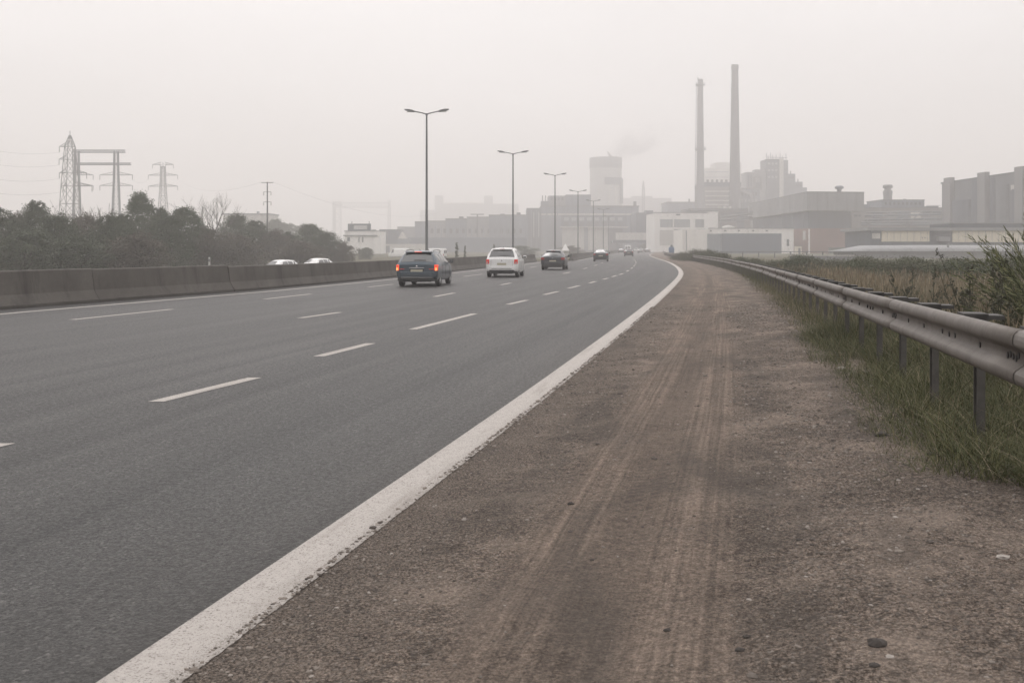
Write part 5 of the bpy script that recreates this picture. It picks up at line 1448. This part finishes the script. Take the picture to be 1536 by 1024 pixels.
L = Lo(1120, 1212, 620); wins(L, T_['process_tower'], 1152, 1168, 3, 244, 247, glassg); wins(L, T_['process_tower'], 1152, 1168, 3, 254, 257, glassg); wins(L, T_['process_tower'], 1152, 1168, 3, 264, 267, glassg); wins(L, T_['process_tower'], 1122, 1130, 2, 262, 280, gr2, .85); wins(L, T_['process_tower'], 1183.5, 1193, 3, 265, 268, dk, 1.35); wins(L, T_['process_tower'], 1195, 1204, 3, 277, 279, dk, 1.35)
L = Lo(1280, 1412, 370); wins(L, T_['vent_house'], 1330, 1388, 9, 303, 307, dk, 1.85, .5); wins(L, T_['vent_house'], 1311, 1322, 3, 321, 326, glassg, -.4)
L = Lo(1300, 1560, 235)
for px in np.arange(1330, 1392, 10.0): block(L, T_['long_warehouse'], 'panel_joint', px, px+.35, 346.7, 362.4, conc, -.34, .03)
for px in np.arange(1437, 1580, 10.0): block(L, T_['long_warehouse'], 'panel_joint', px, px+.35, 346.1, 363.2, conc, -.34, .03)
L = Lo(982, 1077, 400); wins(L, T_['white_shed'], 1030, 1058, 4, 352, 357, dk, -.12, .5)
pipe_bridge([at(1079, 331, 400), at(1128, 326, 415)], 'truss pipe bridge between the white shed and the overhanging hall', conc, .4)
pipe_bridge([at(1297, 330, 352), at(1416, 328, 345)], 'truss pipe bridge between the overhanging hall and the silos', gr1, .35)
t = thing('storage_tank', (gx(1092, 455), 455, Z0), 'upright pale storage tank behind the long white shed', 'tank')
MB().lathe([(3.6, 0), (3.6, 11), (3.4, 11.6), (.01, 12.6)], n=24).build('shell', pale, t); MB().tube([(3.9, -.6, 0), (3.9, -.6, 12.5)], .12, 5).build('ladder', M['mast'], t)
# ---- left of the cooling tower
d = 340; L = Lo(519, 571, d); t = bld('white_sign_building', 519, 571, d, 'white building with a roof sign board right of the tree belt')
block(L, t, 'wall', 517, 571, 347, None, white, 0, 14); block(L, t, 'roof_edge', 515, 566, 352.6, 354.2, roofm, -.5, .6); block(L, t, 'parapet', 516, 571.3, 346, 347, conc, -.15, 14.3)
sb = block(L, t, 'sign_board', 521, 555.5, 335.5, 346, gr2, 1, .6); block(L, sb, 'sign_face', 530, 550, 338, 344, W_('faded_sign', (.48, .48, .47), .1), .9, .08)
for px in (527, 553): MB().tube([(L.x(px), 1.3, L.z(336)), (L.x(px), 1.3, L.z(332))], .12, 5).build('rod', roofm, t)
for px in (538.6, 544.2):
    for y in (355.5, 372): block(L, t, 'window', px-.9, px+.9, y, y+8, dk, -.1, .08)
block(L, t, 'door', 521, 525, 356, 362, gr2, -.1, .08)
d = 1300; L = Lo(496, 586, d); t = bld('gantry_crane', 496, 586, d, 'very faint portal crane above the white sign building', 'crane')
mb = MB(); lattice(mb, [(0, 5.0), (L.z(302), 4.6)], .3, L.x(504.5), 6); mb.build('leg', M['lattice'], t); block(L, t, 'leg_cladding', 498, 502.5, 304, None, conc, 4, 3)
mb = MB(); lattice(mb, [(0, 2.4), (L.z(300), 1.2)], .3, L.x(583), 6); mb.build('leg', M['lattice'], t)
mb = MB(); a, b = L.x(498), L.x(585); n = 16
for i in range(n):
    xa, xb = a+(b-a)*i/n, a+(b-a)*(i+1)/n
    for yy in (5, 7):
        mb.bar((xa, yy, L.z(311)), (xb, yy, L.z(311)), .3); mb.bar((xa, yy, L.z(303.5)), (xb, yy, L.z(303.5)), .3); mb.bar((xa, yy, L.z(311)), (xb, yy, L.z(303.5)), .22); mb.bar((xb, yy, L.z(311)), (xa, yy, L.z(303.5)), .22)
mb.build('girder', M['lattice'], t)
d = 450; L = Lo(570, 612, d); t = bld('gabled_shed', 570, 612, d, 'blue-grey shed with a pale gable between the white sign building and first lamp', 'shed')
block(L, t, 'wall', 569, 598, 344, None, gr2, 0, 20)
MB().prism([(L.x(596.5), -.5), (L.x(611), -.5), (L.x(611), 15), (L.x(596.5), 15)], 0, L.z(357)).build('side_wing', gr1, t)
vs = [(L.x(597), -.8, L.z(358)), (L.x(611), -.8, L.z(358)), (L.x(604), -.8, L.z(347)), (L.x(597), -.6, L.z(358)), (L.x(611), -.6, L.z(358)), (L.x(604), -.6, L.z(347))]
MB().add(vs, [(0, 1, 2), (5, 4, 3), (0, 3, 4, 1), (1, 4, 5, 2), (2, 5, 3, 0)]).build('gable', pale, t)
block(L, t, 'low_front', 571, 640, 366, None, pale, -8, 6); block(L, t, 'door', 580, 588, 369, None, gr2, -8.15, .1)
d = 520; t = thing('long_hall', (gx(700, d), d, Z0), 'long hazy grey hall with a stepped roof behind the first two street lamps', 'factory hall'); L = Lo(700, 700, d)
steps = [(596, 622, 340), (622.2, 640, 333), (640.2, 668, 332), (668.2, 700, 328.5), (700.2, 733, 326), (733.2, 792, 323)]
for i, (a, b, y) in enumerate(steps): block(L, t, 'wall' if i else 'end_bay', a, b, y, None, gr1 if i % 2 else conc, .3*(i % 2), 40)
for a, b, y in ((688, 694, 324.5), (775, 781, 318.5), (750, 757, 320.5)): block(L, t, 'roof_unit', a, b, y, y+7, gr2, 3, 8)
for a, b, y in steps[1:]: block(L, t, 'roof_edge', a-.1, b+.1, y-1.0, y-.01, roofm, -.15, 40.5)
for px in np.arange(644, 790, 9.0): block(L, t, 'pilaster', px-.7, px+.7, 338, None, gr1, -.5, .45)
wins(L, t, 646, 788, 15, 343, 350, dk, -.35, .45)
block(L, t, 'lower_wing', 604, 790, 357, None, bl, -9, 8.4); block(L, t, 'lower_roof', 603, 791, 355.8, 357, gr1, -9.3, 8.7)
MB().tube([(L.x(716.5), -4, L.z(357)), (L.x(716.5), -4, L.z(322))], .35, 6).build('vent_pipe', roofm, t)
MB().box((L.x(716.5), -4, L.z(322)), (7, .5, .5)).build('vent_bar', roofm, t)
d = 1350; L = Lo(664, 790, d); t = bld('far_works', 640, 790, d, 'very faint works block with two twin towers above the long hall')
block(L, t, 'wall', 664, 790, 305.5, None, conc, 4, 40); block(L, t, 'twin_tower', 664, 676, 293, None, conc, 2, 12); block(L, t, 'twin_tower', 738, 751, 293.5, None, conc, 2, 12); block(L, t, 'low_wing', 642, 663.8, 315, None, conc, 3, 20)
block(L, t, 'roof_line', 677, 737, 303.8, 305.5, pale, 3, 40)
d = 420; L = Lo(335, 404, d); t = bld('pale_long_building', 335, 404, d, 'pale long flat building seen over the trees left of the utility pole')
block(L, t, 'wall', 335, 404, 322, None, pale, 0, 16); block(L, t, 'roof', 334, 405, 320, 322, conc, -.4, 17); block(L, t, 'roof_vent', 381.5, 384, 316.5, 320, gr1, 4, 2)
# far hazy trees
hz = [(412, 328, 330, 40), (432, 334, 350, 34), (452, 338, 360, 30), (470, 341, 380, 30), (562, 344, 430, 24)]
for i, (px, top, d, w) in enumerate(hz): place_tree(px, top, d, i % 4, w*1.2, ['faint tree just right of the utility pole, far behind the belt', 'faint round tree second to the right of the utility pole', 'faint low tree in the gap right of the utility pole', 'faint tree peeping over the right end of the belt', 'faint tree behind the white sign building'][i])
place_tree(981, 362.5, 440, 0, 24, 'dark round tree at the foot of the road bridge'); place_tree(969, 366, 436, 3, 22, 'dark low tree under the road bridge')
place_tree(855, 369, 300, 2, 40, 'hazy bush behind the barrier gap right of the dark hatchback')
place_tree(780, 369, 280, 3, 60, 'hazy low bush behind the barrier, right of the white car')
place_tree(549, 371, 215, 0, 24, 'small dark bush behind the barrier left of the estate car')
# upright cypress-like shrubs behind the barrier
def cypress(px, top, d, lab, wpx):
    t = thing('upright_shrub', (gx(px, d), d, -1), lab, 'shrub', 'upright dark shrubs beyond the median')
    h_ = gz(top, d)+1; w = wpx*d/F*.5
    MB().tube([(0, 0, 0), (0, 0, h_*.4)], [.06, .04], 6).build('trunk', M['bark'], t)
    v, f = leaf_cloud([(0, 0, h_*u, w*(1.05-u*.8), w*(1.05-u*.8), h_*.16) for u in (.15, .3, .45, .6, .75, .88)], 260, .09, int(px)); fast_mesh('crown', v, f, M['treeA'], t)
cypress(685, 363, 170, 'taller dark upright shrub behind the barrier right of the estate car', 6); cypress(697.5, 370, 170, 'shorter dark upright shrub behind the barrier right of the estate car', 4); cypress(741, 366, 200, 'dark upright shrub behind the barrier just left of the white car', 6)
# parked white vans far beyond the median
def parked(px, d, lab, s=1.0):
    v = car('van', (gx(px, d), d, -.95), R(70), lab, P_white, group='white vans parked beyond the median')
    return v
parked(668, 230, 'white van parked beyond the median right of the first lamp')
parked(612, 260, 'white van parked beyond the median left of the first lamp')
parked(795, 300, 'white van parked beyond the median between the white car and dark hatchback')
# white tent right of the dark hatchback
d = 210; t = thing('white_tent', (gx(848, d), d, -.9), 'small white pointed tent beyond the barrier gap right of the dark hatchback', 'tent')
w = 6*d/F
MB().add([(-w, -w, 1.9), (w, -w, 1.9), (w, w, 1.9), (-w, w, 1.9), (0, 0, 3.4)], [(0, 1, 4), (1, 2, 4), (2, 3, 4), (3, 0, 4), (3, 2, 1, 0)]).build('canopy', white, t)
for sx_ in (-1, 1):
    for sy_ in (-1, 1): MB().bar((sx_*w*.95, sy_*w*.95, 0), (sx_*w*.95, sy_*w*.95, 1.9), .04).build('leg', M['lampmetal'], t)
MB().box2(-w*.97, w*.97, w*.93, w*.96, 0, 1.9).build('back_panel', white, t)

# steam
def m_steam():
    m = bpy.data.materials.new('steam'); m.use_nodes = True; nt = m.node_tree; nt.nodes.clear()
    out = nt.nodes.new('ShaderNodeOutputMaterial'); pv = nt.nodes.new('ShaderNodeVolumePrincipled'); tc = nt.nodes.new('ShaderNodeTexCoord')
    nz = nt.nodes.new('ShaderNodeTexNoise'); nz.inputs['Scale'].default_value = .075; nz.inputs['Detail'].default_value = 4
    nt.links.new(tc.outputs['Object'], nz.inputs['Vector'])
    sx = nt.nodes.new('ShaderNodeSeparateXYZ'); nt.links.new(tc.outputs['Object'], sx.inputs[0])
    fade = nt.nodes.new('ShaderNodeMapRange'); nt.links.new(sx.outputs[0], fade.inputs[0])
    for i, v in ((1, -4.0), (2, 46.0), (3, 1.0), (4, .0)): fade.inputs[i].default_value = v
    rp = nt.nodes.new('ShaderNodeMapRange'); nt.links.new(nz.outputs['Fac'], rp.inputs[0])
    for i, v in ((1, .42), (2, .72), (3, 0.0), (4, .10)): rp.inputs[i].default_value = v
    mu = nt.nodes.new('ShaderNodeMath'); mu.operation = 'MULTIPLY'; nt.links.new(fade.outputs[0], mu.inputs[0]); nt.links.new(rp.outputs[0], mu.inputs[1])
    nt.links.new(mu.outputs[0], pv.inputs['Density']); pv.inputs['Color'].default_value = (.5, .5, .52, 1)
    nt.links.new(pv.outputs[0], out.inputs['Volume']); return m
d = 814; mb = MB(); k = d/F
pts = [Vector(((px-928)*k, 0, gz(py, d)-gz(234, d))) for px, py in ((918, 237), (930, 228), (948, 217), (972, 206), (1002, 192))]
mb.tube(pts, [7, 9, 11, 11, 6], 16)
o = mb.build('steam_plume', m_steam()); o.location = (gx(928, d), d, gz(234, d)); tag(o, 'faint grey steam drifting right from the cooling tower top', 'steam', kind='stuff')

# ------------------------------------------------------------------ air, sky, light, camera
HAZE = .0016
hz_m = bpy.data.materials.new('haze'); hz_m.use_nodes = True; nt = hz_m.node_tree; nt.nodes.clear()
out = nt.nodes.new('ShaderNodeOutputMaterial'); pv = nt.nodes.new('ShaderNodeVolumePrincipled'); pv.inputs['Density'].default_value = HAZE
pv.inputs['Color'].default_value = (.968, .947, .942, 1); pv.inputs['Anisotropy'].default_value = .3
nt.links.new(pv.outputs[0], out.inputs['Volume'])
o = MB().box2(-1900, 2100, -120, 1900, -3.2, 118).build('haze', hz_m); o['kind'] = 'stuff'; o['label'] = 'pale smoggy haze filling the whole scene'; o['category'] = 'haze'

w = bpy.data.worlds.new('World'); SC.world = w; w.use_nodes = True; nt = w.node_tree
bg = nt.nodes['Background']; sky = nt.nodes.new('ShaderNodeTexSky'); sky.sky_type = 'NISHITA'; sky.sun_disc = False
SUN_EL, SUN_AZ = R(52), R(-12)
sky.sun_elevation = SUN_EL; sky.sun_rotation = SUN_AZ; sky.air_density = 1.2; sky.dust_density = 3.0; sky.ozone_density = 1.0
# thick smog: the blue is nearly washed out of the sky
hs = nt.nodes.new('ShaderNodeHueSaturation'); hs.inputs['Saturation'].default_value = .18
nt.links.new(sky.outputs[0], hs.inputs['Color'])
mx = nt.nodes.new('ShaderNodeMix'); mx.data_type = 'RGBA'; mx.inputs[0].default_value = .82
mx.inputs[7].default_value = (8.3, 7.95, 7.86, 1)
nt.links.new(hs.outputs[0], mx.inputs[6])
# overcast: the cloud deck is brighter overhead than at the horizon, with a little unevenness
tcw = nt.nodes.new('ShaderNodeTexCoord'); sxw = nt.nodes.new('ShaderNodeSeparateXYZ'); nt.links.new(tcw.outputs['Generated'], sxw.inputs[0])
cl = nt.nodes.new('ShaderNodeClamp'); nt.links.new(sxw.outputs[2], cl.inputs[0])
up_n = nt.nodes.new('ShaderNodeMath'); up_n.operation = 'MULTIPLY_ADD'; nt.links.new(cl.outputs[0], up_n.inputs[0]); up_n.inputs[1].default_value = .95; up_n.inputs[2].default_value = .88
cn = nt.nodes.new('ShaderNodeTexNoise'); cn.inputs['Scale'].default_value = 3.0; cn.inputs['Detail'].default_value = 4
mpw = nt.nodes.new('ShaderNodeMapping'); mpw.inputs['Scale'].default_value = (1, 1, 3.5); nt.links.new(tcw.outputs['Generated'], mpw.inputs[0]); nt.links.new(mpw.outputs[0], cn.inputs['Vector'])
cm = nt.nodes.new('ShaderNodeMath'); cm.operation = 'MULTIPLY_ADD'; nt.links.new(cn.outputs['Fac'], cm.inputs[0]); cm.inputs[1].default_value = .22; cm.inputs[2].default_value = .89
pr_ = nt.nodes.new('ShaderNodeMath'); pr_.operation = 'MULTIPLY'; nt.links.new(up_n.outputs[0], pr_.inputs[0]); nt.links.new(cm.outputs[0], pr_.inputs[1])
vm = nt.nodes.new('ShaderNodeVectorMath'); vm.operation = 'SCALE'; nt.links.new(mx.outputs[2], vm.inputs[0]); nt.links.new(pr_.outputs[0], vm.inputs['Scale'])
nt.links.new(vm.outputs[0], bg.inputs['Color'])
bg.inputs['Strength'].default_value = .10
sl = bpy.data.lights.new('sun', 'SUN'); sl.energy = .8; sl.angle = R(30); sl.color = (1, .955, .93)
so_ = bpy.data.objects.new('sun', sl); COL.objects.link(so_)
az = SUN_AZ; dv_ = Vector((math.sin(az)*math.cos(SUN_EL), math.cos(az)*math.cos(SUN_EL), math.sin(SUN_EL)))
so_.rotation_euler = dv_.to_track_quat('Z', 'Y').to_euler()

cam = bpy.data.cameras.new('camera'); co = bpy.data.objects.new('camera', cam); COL.objects.link(co)
cam.lens = 35; cam.sensor_width = 36; cam.sensor_fit = 'HORIZONTAL'; cam.shift_y = -(512-HY)/1536
co.location = (0, 0, H); co.rotation_euler = (R(90), 0, 0); cam.clip_end = 6000; cam.clip_start = .1
cam.dof.use_dof = True; cam.dof.focus_distance = 14; cam.dof.aperture_fstop = 8
SC.camera = co
SC.view_settings.view_transform = 'Standard'; SC.view_settings.look = 'None'; SC.view_settings.exposure = .2; SC.view_settings.gamma = 1
SC.render.engine = 'CYCLES'
cy = SC.cycles
cy.max_bounces = 6; cy.diffuse_bounces = 3; cy.glossy_bounces = 3; cy.volume_bounces = 3; cy.transmission_bounces = 2; cy.transparent_max_bounces = 8
cy.use_denoising = True; cy.use_adaptive_sampling = True; cy.adaptive_threshold = .012
try:
    cy.denoiser = 'OPENIMAGEDENOISE'; cy.denoising_input_passes = 'RGB_ALBEDO_NORMAL'
except Exception: pass
